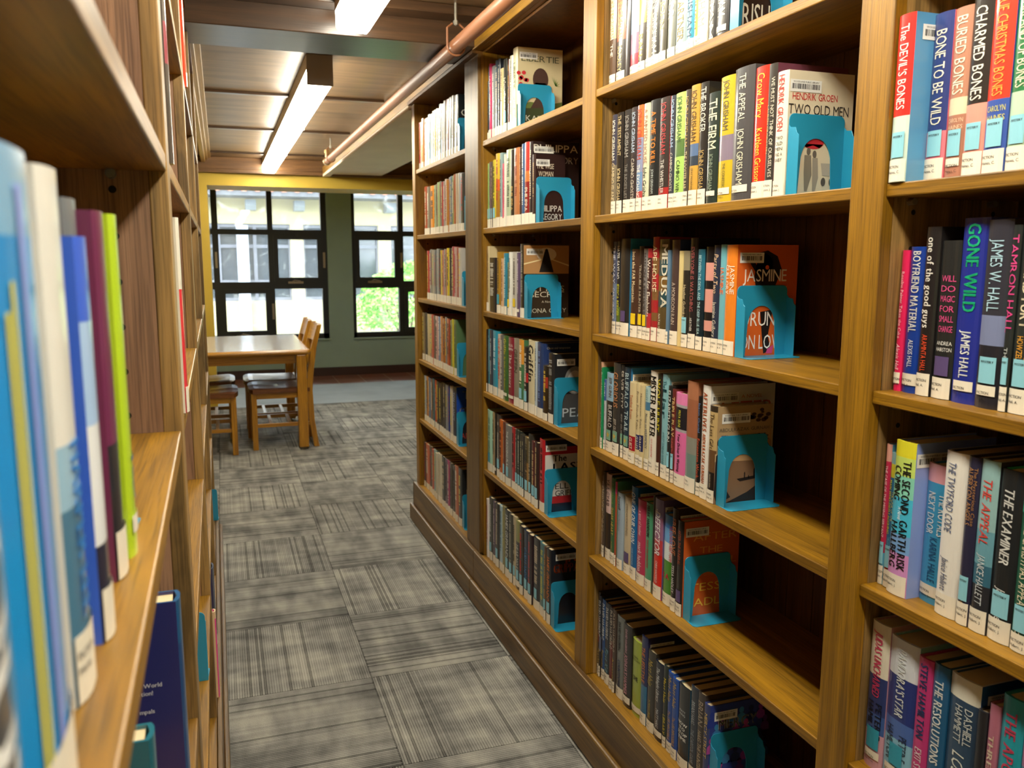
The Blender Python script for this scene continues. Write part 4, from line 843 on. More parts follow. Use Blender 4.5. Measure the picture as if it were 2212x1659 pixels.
  (49.2,255,'#2c2c2c',{'b':[(0.3,'#8a8a4c'),(1,'#2a2a2c')],'t':[('HEAR NO EVIL','#d0d0c8',0.35,0.8,0.7,0,'b')],'s':'M','l':'U'}),
  (39.9,250,'#3a3430',{'t':['~#c83c34'],'s':'M'}),
  (46.6,247,'#22304a',{'t':[('CASH LANDING','#4a90c8',0.25,0.78,0.7,0,'b')],'s':'M'}),
  (40.7,247,'#33262a',{'t':['~#b84a50'],'s':'M'}),
  (62.7,251,'#2c2a2e',{'t':['~#c8b8a0'],'s':'M','f':'#2a78a8'}),
  (49.2,251,'#4a7a80',{'t':['~#c0c060']}),
  (20.6,252,'#5a4638',{'t':['~#c89850'],'s':'M'}),
  (36.4,254,'#26262a',{'t':[('JAMES GRIPPANDO','#e08030',0.1,0.7,0.6)],'s':'M','f':'#20242c','ft':[('JAMES','#e0642c',0.3,0.98,0.11,0.12,'b'),('GRIPPANDO','#e0642c',0.08,0.98,0.12,0.25,'b')],'bar':(0.12,0.55)}),
 ]),
 'f0': (1.822, 0.962, 4.1850, [
  (12.0,228,'#b83a3a',{'t':['~#d8c860']}),
  (34.0,226,'#c8beb0',{'t':['~#c8b898']}),
  (39.2,238,'#d88a4a',{'t':['~#d8c860']}),
  (93.6,228,'#c8c0a8',{'t':['~#3a3630']}),
  (42.5,236,'#8fb0c0',{'t':['~#3a3630']}),
  (36.2,233,'#d8d0b4',{'t':['~#c8b898']}),
  (32.8,240,'#a8a890',{'t':['~#e8e0cc']}),
  (32.3,240,'#d8c85a',{'t':['~#e8e0cc']}),
  (34.5,240,'#bcb8a8',{'t':['~#a83a34']}),
  (39.1,235,'#d0c8b4',{'t':['~#d8c860']}),
  (38.3,248,'#98a8a0',{'t':['~#3a3630']}),
  (37.6,242,'#c8b8a0',{'t':['~#a83a34']}),
  (32.0,250,'#b0a898',{'t':['~#e8e0cc']}),
  (53.0,249,'#a87868',{'t':['~#d8c860']}),
  (47.0,249,'#8a9a90',{'t':['~#e8e0cc']}),
  (34.5,249,'#a8a498',{'t':['~#a83a34']}),
  (62.8,242,'#1f2a2a',{'t':['~#d8c860'],'f':'#1c2426','ft':[('GREY','#c8c8b8',0.1,0.95,0.12,0.3,'')]}),
 ]),
 'f1': (1.501, 0.962, 4.1128, [
  (65.7,232,'#a8402c',{'t':['~#c8b898']}),
  (52.3,227,'#8a8478',{'t':['~#e8e0cc']}),
  (89.9,226,'#e8922c',{'t':['~#3a3630']}),
  (35.5,224,'#a8b898',{'t':['~#3a3630']}),
  (34.9,226,'#7c6a58',{'t':['~#3a3630']}),
  (36.9,231,'#a8c088',{'t':['~#c8b898']}),
  (31.1,233,'#6a7a70',{'t':['~#a83a34']}),
  (30.7,228,'#b84a4a',{'t':['~#d8c860']}),
  (30.2,228,'#a89a98',{'t':['~#e8e0cc']}),
  (34.7,235,'#c8b8a8',{'t':['~#a83a34']}),
  (34.1,229,'#c8863c',{'t':['~#c8b898']}),
  (33.5,237,'#8a90a0',{'t':['~#a83a34']}),
  (28.3,239,'#5a7a98',{'t':['~#d8c860']}),
  (27.9,238,'#8a9a54',{'t':['~#e8e0cc']}),
  (32.0,241,'#b86a44',{'t':['~#a83a34']}),
  (35.9,241,'#c8b8a0',{'t':['~#c8b898']}),
  (35.3,241,'#b8bcc0',{'t':['~#c8b898']}),
  (55.9,235,'#3a3e40',{'t':['~#a83a34']}),
 ]),
 'f2': (1.188, 0.962, 4.0647, [
  (47.3,236,'#b83040',{'t':['~#d8c860']}),
  (34.8,237,'#4a5a80',{'t':['~#e8e0cc']}),
  (37.1,242,'#8a8a84',{'t':['~#a83a34']}),
  (36.4,239,'#a8a498',{'t':['~#d8c860']}),
  (38.6,237,'#6a7078',{'t':['~#a83a34']}),
  (37.9,244,'#98a0a4',{'t':['~#c8b898']}),
  (31.9,241,'#3a4048',{'t':['~#a83a34']}),
  (36.6,237,'#d8b43c',{'t':['~#c8b898']}),
  (30.9,237,'#c8887c',{'t':['~#3a3630']}),
  (30.4,241,'#7a90b0',{'t':['~#c8b898']}),
  (30.0,240,'#b88a70',{'t':['~#3a3630']}),
  (39.3,245,'#e0c82c',{'t':['~#3a3630']}),
  (29.0,245,'#3a3838',{'t':['~#c8b898']}),
  (28.6,245,'#5a4a3c',{'t':['~#c8b898']}),
  (32.8,251,'#b8505c',{'t':['~#d8c860']}),
  (32.3,248,'#c8a8a0',{'t':['~#a83a34']}),
  (31.7,247,'#a85a50',{'t':['~#c8b898']}),
  (44.5,244,'#c8c4bc',{'t':['~#d8c860']}),
 ]),
 'f3': (0.874, 0.962, 4.1803, [
  (48.8,240,'#8a7a60',{'t':['~#d8c860']}),
  (47.8,243,'#3a4450',{'t':['~#3a3630']}),
  (53.0,240,'#c8b890',{'t':['~#c8b898']}),
  (48.7,241,'#a89a88',{'t':['~#d8c860']}),
  (35.9,244,'#c8685c',{'t':['~#d8c860']}),
  (41.1,239,'#6a6460',{'t':['~#a83a34']}),
  (51.7,241,'#c8a0a0',{'t':['~#3a3630']}),
  (39.4,241,'#7a90b8',{'t':['~#e8e0cc']}),
  (38.7,246,'#c8885c',{'t':['~#e8e0cc']}),
  (54.0,238,'#a8602c',{'t':['~#3a3630']}),
  (31.8,248,'#8a8484',{'t':['~#d8c860']}),
  (36.4,243,'#c8683c',{'t':['~#3a3630']}),
  (30.7,244,'#a83a2c',{'t':['~#3a3630']}),
  (30.3,240,'#7a8a5c',{'t':['~#3a3630']}),
  (24.9,247,'#c8c03c',{'t':['~#c8b898']}),
  (44.0,247,'#5a7a54',{'t':['~#3a3630']}),
 ]),
 'f4': (0.563, 0.962, 4.1497, [
  (38.9,231,'#a8b0b8',{'t':['~#d8c860']}),
  (44.6,233,'#c88a50',{'t':['~#3a3630']}),
  (43.7,232,'#6a7a98',{'t':['~#c8b898']}),
  (42.9,233,'#8a6a58',{'t':['~#e8e0cc']}),
  (42.1,240,'#4a6a78',{'t':['~#3a3630']}),
  (41.3,239,'#c8502c',{'t':['~#c8b898']}),
  (40.5,239,'#4a4440',{'t':['~#d8c860']}),
  (45.4,239,'#3a3a3c',{'t':['~#d8c860']}),
  (44.4,246,'#2c3034',{'t':['~#3a3630']}),
  (43.5,250,'#3c3e42',{'t':['~#c8b898']}),
  (47.9,248,'#8a9098',{'t':['~#d8c860']}),
  (26.1,251,'#1f3a8a',{'t':['~#a83a34']}),
  (51.3,252,'#c8beb0',{'t':['~#d8c860']}),
  (59.9,258,'#23304a',{'t':[('TOM CLANCY','#b8c8e0',0.1,0.6,0.6)],'f':'#1f3f9a','fb':[(0.52,'#1f4aa8'),(1,'#23242a')],'ft':[('TOM','#dce4f0',0.2,0.95,0.14,0.14,'b'),('CLANCY','#dce4f0',0.1,0.98,0.17,0.44,'b'),('ANDREWS','#b8403a',0.15,0.98,0.1,0.86,'')]}),
 ]),
 'f5': (0.205, 0.962, 4.1850, [
  (40.9,235,'#5a3a38',{'t':['~#a83a34']}),
  (71.2,236,'#c86a48',{'t':['~#e8e0cc']}),
  (56.7,239,'#5a4838',{'t':['~#a83a34']}),
  (43.1,234,'#b8482c',{'t':['~#c8b898']}),
  (42.3,242,'#8aa8a8',{'t':['~#d8c860']}),
  (35.6,234,'#c8c0a8',{'t':['~#c8b898']}),
  (81.0,243,'#d0c8b0',{'t':['~#c8b898']}),
  (67.1,245,'#26282a',{'t':['~#c8b898']}),
  (43.6,246,'#6a5a6a',{'t':['~#3a3630']}),
  (42.7,248,'#a8386a',{'t':['~#e8e0cc']}),
  (47.0,248,'#4a4238',{'t':['~#3a3630']}),
  (51.0,247,'#34342f',{'t':['~#3a3630']}),
  (49.8,258,'#b86a4a',{'t':['~#e8e0cc']}),
  (60.5,260,'#23262a',{'t':['~#d8c860'],'f':'#26282a','ft':[('KING','#a89068',0.15,0.95,0.1,0.4,''),('OF','#a89068',0.3,0.6,0.08,0.52,'')]}),
 ]),
}

# ------------------------------------------------------------------ lettering: each glyph is shaped once from the built-in font and set by hand
GL = {}
def load_glyphs(chars):
    tmp = []
    for bold in (0, 1):
        for ch in chars:
            cu = bpy.data.curves.new('glyph', 'FONT'); cu.body = ch; cu.size = 1; cu.resolution_u = 2; cu.fill_mode = 'FRONT'
            o = bpy.data.objects.new('glyph', cu); col.objects.link(o); tmp.append((bold, ch, o))
    bpy.context.view_layer.update(); dg = bpy.context.evaluated_depsgraph_get()
    for bold, ch, o in tmp:
        me = bpy.data.meshes.new_from_object(o.evaluated_get(dg))
        if len(me.vertices):                       # cut each glyph into strips so that it can bend over a rounded spine
            bm = bmesh.new(); bm.from_mesh(me)
            for k in range(-2, 8):
                bmesh.ops.bisect_plane(bm, geom=bm.verts[:]+bm.edges[:]+bm.faces[:], plane_co=(0, .04+.1*k, 0), plane_no=(0, 1, 0))
            bm.to_mesh(me); bm.free()
        vs = [(v.co.x, v.co.y) for v in me.vertices]; fs = [tuple(p.vertices) for p in me.polygons]
        x0 = min((v[0] for v in vs), default=0); x1 = max((v[0] for v in vs), default=.2)
        if bold and vs:                            # bold: the same letter struck three times, slightly apart
            n_ = len(vs); vs = [(a+k_*.024, b_) for k_ in (0, 1, 2) for a, b_ in vs]; fs = [tuple(i+k_*n_ for i in f_) for k_ in (0, 1, 2) for f_ in fs]; x1 += .048
        GL[bold, ch] = ([(a-x0, b) for a, b in vs], fs, x1-x0); bpy.data.meshes.remove(me)
    for b, ch, o in tmp:
        cu = o.data; bpy.data.objects.remove(o); bpy.data.curves.remove(cu)
def text2d(s, st=''):
    """returns verts (x 0..1, y 0..1 = cap height), faces, natural width in cap heights"""
    b = 1 if 'b' in st else 0; vs = []; fs = []; x = 0
    for ch in s:
        if ch == ' ': x += .30; continue
        g, f, w_ = GL[b, ch]; k = len(vs)
        vs += [(x+a+(.2*c if 'i' in st else 0), c) for a, c in g]; fs += [tuple(i+k for i in p) for p in f]; x += w_+.075
    x = max(x-.075, .01); cap = .70
    return [(a/x, c/cap) for a, c in vs], fs, x/cap
allc = set()
for z, xs, y0, bs in SHELVES.values():
    for t_, h_, c_, d_ in bs:
        for q in list(d_.get('t', []))+list(d_.get('ft', [])):
            if not isinstance(q, str): allc |= set(q[0])
allc |= set("WOODLAND PUBLIC LIBRARY FICTION MYSTERY HARPER LEE uncut Grisham, J.Haines, C.Hall, A.HarleyHallett, J.Gurnah, A.Hadley, T.Hamilton, HagbergThe Worldnation!mpalscoveriess by Onelledof Uncouplinghousegroup0123456789")
load_glyphs(sorted(allc-{' ', '|'}))

NAMEDC = [('black', '#1c1a1a'), ('dark grey', '#3c3b3b'), ('grey', '#80807e'), ('silver grey', '#a9b0b6'), ('white', '#eeeae2'), ('cream', '#dccfae'), ('tan', '#b29a70'), ('brown', '#6a4a34'), ('dark brown', '#3c2e26'),
 ('red', '#c83030'), ('dark red', '#7a2428'), ('orange', '#e07a28'), ('gold', '#c89a3c'), ('yellow', '#dccb40'), ('lime green', '#a4c04c'), ('green', '#3f8a50'), ('dark green', '#2c4a3a'), ('mint green', '#a8d8c0'), ('olive', '#8a8a58'),
 ('teal', '#2f8fa0'), ('pale blue', '#94b8c8'), ('sky blue', '#54aad8'), ('blue', '#1f58a8'), ('navy', '#26304c'), ('purple', '#6a5a8a'), ('mauve', '#9a7a8a'), ('pink', '#e07aa4'), ('crimson', '#c03058'), ('rust', '#a8603c'), ('peach', '#e0a890'), ('slate blue', '#54607c'), ('taupe', '#8a7c6c')]
def cname(h):
    a = rgb(h); a = [v**.4 for v in a[:3]]
    return min(NAMEDC, key=lambda n: sum((p-q**.4)**2 for p, q in zip(a, rgb(n[1])[:3])))[0]
ORD = 'zeroth first second third fourth fifth sixth seventh eighth ninth tenth eleventh twelfth thirteenth fourteenth fifteenth sixteenth seventeenth eighteenth nineteenth twentieth twenty-first'.split()
STICK = {'M': '#8ccadb', 'Y': '#e8c820', 'S': '#7aa890', 'F': '#5a4a78', 'B': '#2f9ab4'}

def jacket(hexc, rough=.3):
    return flat(hexc, rough, 0, .55, .5, name='jacket_'+hexc.lstrip('#'))
def make_book(e, t, h, w_, colr, d, labtext, detail=True):
    """parts of one book under the empty e. local frame: spine crest at x=0 facing -x, boards run to x=w_, thickness along y, z up"""
    t = t-.0009; sd = min(.0075, .04*t+.0025); bt = min(.0028, t*.14); rec = .0035
    def prof(y): return sd*min(1, abs(2*y/t))**2.6
    mats = []; mi = {}
    def mat(c):
        if c not in mi: mi[c] = len(mats); mats.append(jacket(c))
        return mi[c]
    bands = d.get('b') or [(1, colr)]
    fb = d.get('fb') or [(1, d.get('f') or (bands[0][1] if not d.get('b') else bands[-1][1]))]
    back = d.get('f') or bands[0][1]
    lv = sorted({0.0, 1.0} | {min(1, q[0]) for q in bands} | {min(1, q[0]) for q in fb})
    def pick(bb, f):
        for p, c in bb:
            if f <= p+1e-6: return c
        return bb[-1][1]
    ns = 8
    out = [(w_, t/2)]+[(prof(y), y) for y in [t/2-t*i/ns for i in range(ns+1)]]+[(w_, -t/2)]
    inn = [(w_, -t/2+bt), (sd+bt, -t/2+bt), (bt+.001, 0), (sd+bt, t/2-bt), (w_, t/2-bt)]
    ring = out+inn; n = len(ring)
    cv = MB(); vs = []; fs = []; fm = []
    zs = [h*(1-f) for f in lv]
    for z in zs: vs += [(x, y, z) for x, y in ring]
    for k in range(len(lv)-1):
        f = (lv[k]+lv[k+1])/2; cs, cf = mat(pick(bands, f)), mat(pick(fb, f))
        for i in range(n):
            j = (i+1) % n
            fs.append((k*n+i, k*n+j, (k+1)*n+j, (k+1)*n+i))
            fm.append(mat(back) if i == 0 else cf if i == ns+1 else cs if i <= ns else mat(fb[0][1]))
    fs.append(tuple(range(n))[::-1]); fm.append(mat(bands[0][1]))
    L = (len(lv)-1)*n; fs.append(tuple(L+i for i in range(n))); fm.append(mat(bands[-1][1]))
    cv.v = vs; cv.f = fs; cv.m = fm
    cv.build('cover', mats, e)
    MB().box(bt+sd+.0015, w_-.004, -t/2+bt+.0002, t/2-bt-.0002, .003, h-rec).build('page_block', PAPER, e)
    # curved patch following the spine
    def patch(mb, z0, z1, y0, y1, off, m=0):
        q = 6; ys = [y0+(y1-y0)*i/q for i in range(q+1)]; k = len(mb.v)
        vs = [(prof(y)-off, y, z) for z in (z0, z1) for y in ys]
        mb.add(vs, [(i+1, i, q+1+i, q+2+i) for i in range(q)], m)
    lab = d.get('l', 'L'); base = 0
    if lab:
        zl, zh, fr = {'L': (.001, .138, 1), 'R': (.018, .125, .8), 'U': (.012, .135, .96)}[lab]
        zl, zh = zl*1.0 if zl > .002 else .001, zh*h
        m = MB(); patch(m, zl, zh, -t/2*fr+.0006, t/2*fr-.0006, .0012)
        lb = m.build('spine_label', LABELM, e); base = zh
        if labtext and detail:
            tb = MB()
            for r_, s in enumerate(('FICTION', labtext)):
                vs, f_, nw = text2d(s); cap = .0038; W = min(nw*cap, t*fr*.82); yl = t/2*fr-.002
                zz = zh-.012-r_*.0075
                tb.add([(prof(yl-a*W)-.0016, yl-a*W, zz+c*cap) for a, c in vs], f_)
            tb.build('lettering', INK, lb)
    s = d.get('s')
    if s:
        m = MB(); sw = min(t*.72, .026)/2; z0 = base+.003; hh = .036 if s in 'MB' else .028
        patch(m, z0, z0+hh, -sw, sw, .0013)
        st = m.build('genre_sticker', flat(STICK[s], .45, 0, .2, name='sticker_'+s), e)
        if s == 'M' and detail:
            tb = MB(); vs, f_, nw = text2d('MYSTERY', 'b'); W = sw*1.5
            tb.add([(prof(W/2-a*W)-.0017, W/2-a*W, z0+hh-.008+c*.003) for a, c in vs], f_)
            tb.build('lettering', INK, st)
        if s == 'S':
            tb = MB(); pts = []
            for i in range(10):
                a = math.pi/2+math.pi*i/5; r_ = (.4 if i % 2 else 1)*sw*.75; pts.append((-.0017+prof(r_*math.cos(a)), r_*math.cos(a), z0+hh/2+r_*math.sin(a)))
            tb.add(pts, [tuple(range(10))]); tb.build('star_mark', flat('#c8a848', .5), st)
    # spine lettering
    bycol = {}
    rr = random.Random(int(h*1e5)+int(t*1e6))
    for q in d.get('t', []):
        if isinstance(q, str):                 # lettering too small to read in the photo: strokes only
            mb = bycol.setdefault(q[1:], MB()); f = rr.uniform(.06, .12); end = rr.uniform(.6, .8)
            wd = t*rr.uniform(.3, .5)
            while f < end:
                ln = rr.uniform(.016, .03)
                if rr.random() < .16: f += ln; continue
                z1 = h*(1-f); z0 = z1-h*ln*.72
                patch(mb, z0, z1, -wd/2*rr.uniform(.7, 1), wd/2*rr.uniform(.7, 1), .0006); f += ln
            continue
        s_, c_, f0, f1 = q[:4]; hf = q[4] if len(q) > 4 else .6; of = q[5] if len(q) > 5 else 0; sty = q[6] if len(q) > 6 else ''
        mb = bycol.setdefault(c_, MB()); cap = hf*t
        if 'h' in sty:
            ls = s_.split('|'); hh = (f1-f0)*h/len(ls)
            for i, l in enumerate(ls):
                vs, f_, nw = text2d(l, sty.replace('h', '')); W = min(hf*t, nw*hh*.9); z0 = h*(1-f0)-(i+.85)*hh
                mb.add([(prof(of*t+W/2-a*W)-.0007, of*t+W/2-a*W, z0+b_*hh*.62) for a, b_ in vs], f_)
        else:
            vs, f_, nw = text2d(s_, sty); Lz = (f1-f0)*h; z1 = h*(1-f0)
            cap = min(cap, Lz/nw*1.9)
            yc = of*t
            mb.add([(prof(yc-(b_-.5)*cap)-.0007, yc-(b_-.5)*cap, z1-a*Lz) for a, b_ in vs], f_)
    for c_, mb in bycol.items():
        if mb.v: mb.build('lettering', flat(c_, .45, name='ink_'+c_.lstrip('#')), e)
    # front cover art, lettering and the library's barcode sticker (face at y = -t/2)
    yf = -t/2
    bycol = {}
    for q in d.get('ft', []):
        s_, c_, x0, x1, hh, zc = q[:6]; sty = q[6] if len(q) > 6 else ''
        vs, f_, nw = text2d(s_, sty); mb = bycol.setdefault(c_, MB())
        mb.add([((x0+(x1-x0)*a)*w_, yf-.0009, h*(1-zc)+(b_-.5)*hh*h) for a, b_ in vs], f_)
    for c_, mb in bycol.items(): mb.build('lettering', flat(c_, .45, name='ink_'+c_.lstrip('#')), e)
    if d.get('fig'): cover_art(e, d['fig'], w_, h, yf-.0005)
    if d.get('bar'):
        a, b_ = d['bar'][0]*w_, min(d['bar'][1], .62)*w_; z1 = h-.016; z0 = z1-.021
        p = MB().add([(a, yf-.0011, z0), (b_, yf-.0011, z0), (b_, yf-.0011, z1), (a, yf-.0011, z1)], [(0, 1, 2, 3)]).build('barcode_sticker', flat('#eeeeea', .4, 0, .2, name='white_sticker'), e)
        tb = MB(); x = a+.004; r2 = random.Random(7)
        while x < b_-.005:
            ww = r2.choice((.0006, .0006, .0012, .0018)); tb.add([(x, yf-.0014, z0+.005), (x+ww, yf-.0014, z0+.005), (x+ww, yf-.0014, z1-.007), (x, yf-.0014, z1-.007)], [(0, 1, 2, 3)]); x += ww+r2.choice((.0006, .0009, .0014))
        vs, f_, nw = text2d('WOODLAND PUBLIC LIBRARY'); tb.add([(a+.006+c*(b_-a-.012), yf-.0014, z1-.0052+q*.0028) for c, q in vs], f_)
        tb.build('barcode_print', flat('#24242a', .5), p)
def cover_art(e, kind, w_, h, y):
    """plain shapes standing for the picture on a cover, in fractions of width (from the spine) and height (from the foot)"""
    groups = {}
    def poly(c, pts): groups.setdefault(c, MB()).add([(p[0]*w_, y-.00006*len(groups), p[1]*h) for p in pts], [tuple(range(len(pts)))])
    def ell(c, cx, cy, rx, ry, n=20): poly(c, [(cx+rx*math.cos(6.2832*i/n), cy+ry*math.sin(6.2832*i/n)) for i in range(n)])
    r = random.Random(3)
    if kind == 'couple':
        ell('#c8303a', .42, .44, .16, .05); poly('#c8303a', [(.27, .43), (.57, .43), (.52, .40), (.42, .42), (.32, .40)])
        for cx, cy, rx, ry in ((.36, .37, .03, .03), (.45, .35, .03, .03)): ell('#6a6258', cx, cy, rx, ry)
        poly('#8a8274', [(.3, .34), (.4, .34), (.42, .18), (.36, .05), (.32, .05), (.3, .2)]); poly('#a0988a', [(.42, .32), (.5, .32), (.52, .16), (.48, .05), (.44, .05)])
        ell('#5a544c', .6, .13, .035, .035); ell('#5a544c', .72, .13, .035, .035); poly('#b8b0a0', [(.55, .28), (.78, .28), (.74, .18), (.58, .18)])
    elif kind == 'dancer':
        poly('#1c1414', [(.36, .93), (.5, .95), (.66, .9), (.74, .78), (.62, .6), (.52, .5), (.36, .52), (.3, .72)]); ell('#1c1414', .46, .82, .13, .1)
        poly('#1c1414', [(.2, .86), (.26, .88), (.4, .76), (.36, .72)]); poly('#1c1414', [(.62, .52), (.72, .5), (.9, .38), (.95, .4), (.76, .56)])
        poly('#1c1414', [(.42, .4), (.62, .42), (.56, .18), (.62, .05), (.5, .02), (.46, .2)]); poly('#d84a8a', [(.56, .06), (.66, .1), (.64, .02), (.54, .02)]); ell('#e8642c', .5, .8, .03, .02)
    elif kind == 'boat':
        poly('#8a6a50', [(0, .5), (1, .5), (1, 0), (0, 0)]); poly('#c8a478', [(0, .52), (1, .52), (1, .42), (0, .44)])
        for i in range(26): ell('#3a2c28', .05+r.uniform(0, .3), .56+r.uniform(-.12, .1), r.uniform(.02, .06), r.uniform(.015, .04), 9)
        poly('#2c2422', [(.02, .5), (.1, .55), (.16, .2), (.3, .06), (.06, .0), (0, .1)]); poly('#2c2422', [(.2, .0), (1, .0), (1, .26), (.85, .2), (.6, .1)])
        poly('#26201e', [(.40, .245), (.80, .27), (.76, .235), (.46, .215)]); poly('#26201e', [(.53, .24), (.55, .24), (.552, .30), (.54, .315), (.528, .30)]); poly('#26201e', [(.70, .25), (.725, .25), (.73, .33), (.715, .345), (.70, .33)]); poly('#26201e', [(.60, .24), (.63, .24), (.62, .275), (.61, .275)])
        for i in range(14): ell('#4a382c', .5+r.uniform(0, .45), .9+r.uniform(-.06, .05), r.uniform(.03, .07), r.uniform(.01, .025), 9)
    elif kind == 'bust':
        poly('#6a7a3c', [(0, .3), (.3, .34), (.7, .32), (1, .36), (1, 0), (0, 0)]); ell('#4a342c', .52, .62, .17, .14); poly('#4a342c', [(.4, .58), (.64, .58), (.66, .36), (.78, .26), (.3, .26), (.42, .38)])
        poly('#3c4424', [(.2, .26), (.85, .28), (.95, 0), (.1, 0)])
        for i in range(9): ell('#c8303a', .1+r.uniform(-.06, .12), .62+r.uniform(-.12, .1), .045, .025, 9)
        for i in range(8): ell('#4a7a34', .1+r.uniform(-.06, .1), .42+r.uniform(-.1, .1), .05, .02, 9)
        for i in range(7): a = .3+.4*i; poly('#5a7a38', [(.84, .56), (.84+.15*math.cos(.5+i*.3), .56+.12*math.sin(.5+i*.3-.6)), (.86, .55)])
    elif kind == 'crowd':
        cs = ['#2c3f96', '#8a3a9a', '#3f86c0', '#5a2c7a', '#b04a9a', '#24306a', '#3a6ab0']
        for j in range(7):
            for i in range(6):
                cx = .06+i*.18+(.09 if j % 2 else 0); cy = .9-j*.145; c = cs[(i*3+j*2) % 7]
                ell(c, cx, cy, .045, .036, 12); poly(c, [(cx-.085, cy-.14), (cx-.075, cy-.06), (cx-.03, cy-.035), (cx+.03, cy-.035), (cx+.075, cy-.06), (cx+.085, cy-.14)])
    elif kind == 'face':
        ell('#8a8a88', .5, .62, .24, .2); ell('#c8c4be', .5, .6, .18, .16); ell('#26282c', .43, .6, .03, .012, 10); ell('#26282c', .57, .6, .03, .012, 10); poly('#4a4a4c', [(0, .44), (1, .4), (1, 0), (0, 0)])
    elif kind == 'lamp':
        poly('#b88a58', [(0, .98), (1, .98), (1, .6), (0, .6)]); ell('#e8d8c0', .5, .86, .22, .09); poly('#1c1816', [(.46, .9), (.54, .9), (.66, .62), (.34, .62)]); ell('#1c1816', .5, .91, .035, .025)
        poly('#f0dca8', [(0, .74), (.4, .8), (.4, .785), (0, .72)]); poly('#f0dca8', [(1, .72), (.62, .8), (.62, .785), (1, .70)])
    for c, mb in groups.items(): mb.build('cover_art', flat(c, .45, name='print_'+c.lstrip('#')), e)

def bookend(loc, label, group, rz=0, flip=1, h=.147):
    """folded steel bookend: plate with an arch, two side flanges and a foot; the plate faces flip*(-y)"""
    e = empty('bookend', loc, label, 'bookend', group, rz)
    W, th = .122, .0014; ft = -flip
    zl = h*.80
    arch = []
    for i in range(13):
        a = math.pi*i/12; arch.append((W/2+.031*math.cos(a), .072+.033*math.sin(a)))
    rc = .011
    outl = [(0, 0), (.024, 0), (.0285, .072)]+[(p[0], p[1]) for p in reversed(arch)][1:-1]+[(W-.0285, .072), (W-.024, 0), (W, 0), (W, h-rc)]
    outl += [(W-rc+rc*math.cos(a), h-rc+rc*math.sin(a)) for a in (.4, .8, 1.2)]+[(W-rc, h), (rc, h)]+[(rc-rc*math.sin(a), h-rc+rc*math.cos(a)) for a in (.4, .8, 1.2)]+[(0, h-rc)]
    MB().prism(outl, 'y', -th/2, th/2).build('plate', TEAL, e, bevel=.0004, seg=1)
    for x in (0, W):
        fl = [(0, 0), (ft*.030, 0), (ft*.030, zl-.012), (ft*.024, zl-.008), (ft*.020, zl+.002), (ft*.006, zl+.004), (0, zl+.010)]
        MB().prism(fl if ft < 0 else fl, 'x', x-th/2, x+th/2).build('side_flange', TEAL, e, bevel=.0003, seg=1)
    foot = [(0, 0), (W, 0), (W+.003, ft*.048), (W-.004, ft*.055), (.004, ft*.055), (-.003, ft*.048)]
    MB().prism(foot, 'z', .0002, .0016).build('foot_plate', TEAL, e, bevel=.0003, seg=1)
    return e

BAY = {'f': 'first', 'b': 'second', 'm': 'third', 'r': 'fourth'}
LAB = {'m0': 'Grisham, J.', 'm1': 'Grisham, J.', 'm2': 'Hall, A.', 'm3': 'Gurnah, A.', 'm4': 'Hadley, T.', 'm5': 'Hagberg', 'r1': 'Haines, C.', 'r2': 'Hall, A.', 'r3': 'Hallett, J.', 'r4': 'Hamilton'}
ENDS = {}
for key, (z, xs, y, bs) in SHELVES.items():
    si = int(key[1]); bay = BAY[key[0]]; sname = 'bottom' if si == 5 else ('top', 'second', 'third', 'fourth', 'fifth')[si]
    rr = random.Random(key)
    for i, (t, h, c, d) in enumerate(bs):
        t /= 1000; h /= 1000
        inkc = next((q[1:] if isinstance(q, str) else q[1] for q in d.get('t', [])), None)
        big = [q for q in d.get('t', []) if not isinstance(q, str)]
        main = d['b'][0][1] if d.get('b') else c
        lab = '%s book%s, %s from window end, %s shelf, %s bay from windows' % (cname(main), (', %s lettering' % cname(inkc).split()[-1]) if inkc else '', ORD[i+1], sname, bay)
        wd = d.get('w') or min(.165, max(.11, h*.66))
        dx = d.get('dx', rr.uniform(-.002, .003)); y -= d.get('g', 0)/1000
        e = empty('book', (xs+dx, y-t/2, z), lab, 'book', 'books on the %s shelf of the %s bay' % (sname, bay))
        make_book(e, t, h, wd, c, d, LAB.get(key), key[0] in 'mr')
        y -= t
    ENDS[key] = y
for key in ('m0', 'm1', 'm2', 'm3', 'm4', 'm5', 'b0', 'b1', 'b2', 'b3', 'b4', 'b5', 'f0', 'f1', 'f2', 'f3', 'f4', 'f5'):
    z, xs = SHELVES[key][:2]; si = int(key[1]); sname = 'bottom' if si == 5 else ('top', 'second', 'third', 'fourth', 'fifth')[si]
    bookend((xs+.004, ENDS[key]-.0022, z), 'teal metal bookend closing the row on the %s shelf, %s bay from the windows' % (sname, BAY[key[0]]), 'teal bookends on the shelves')

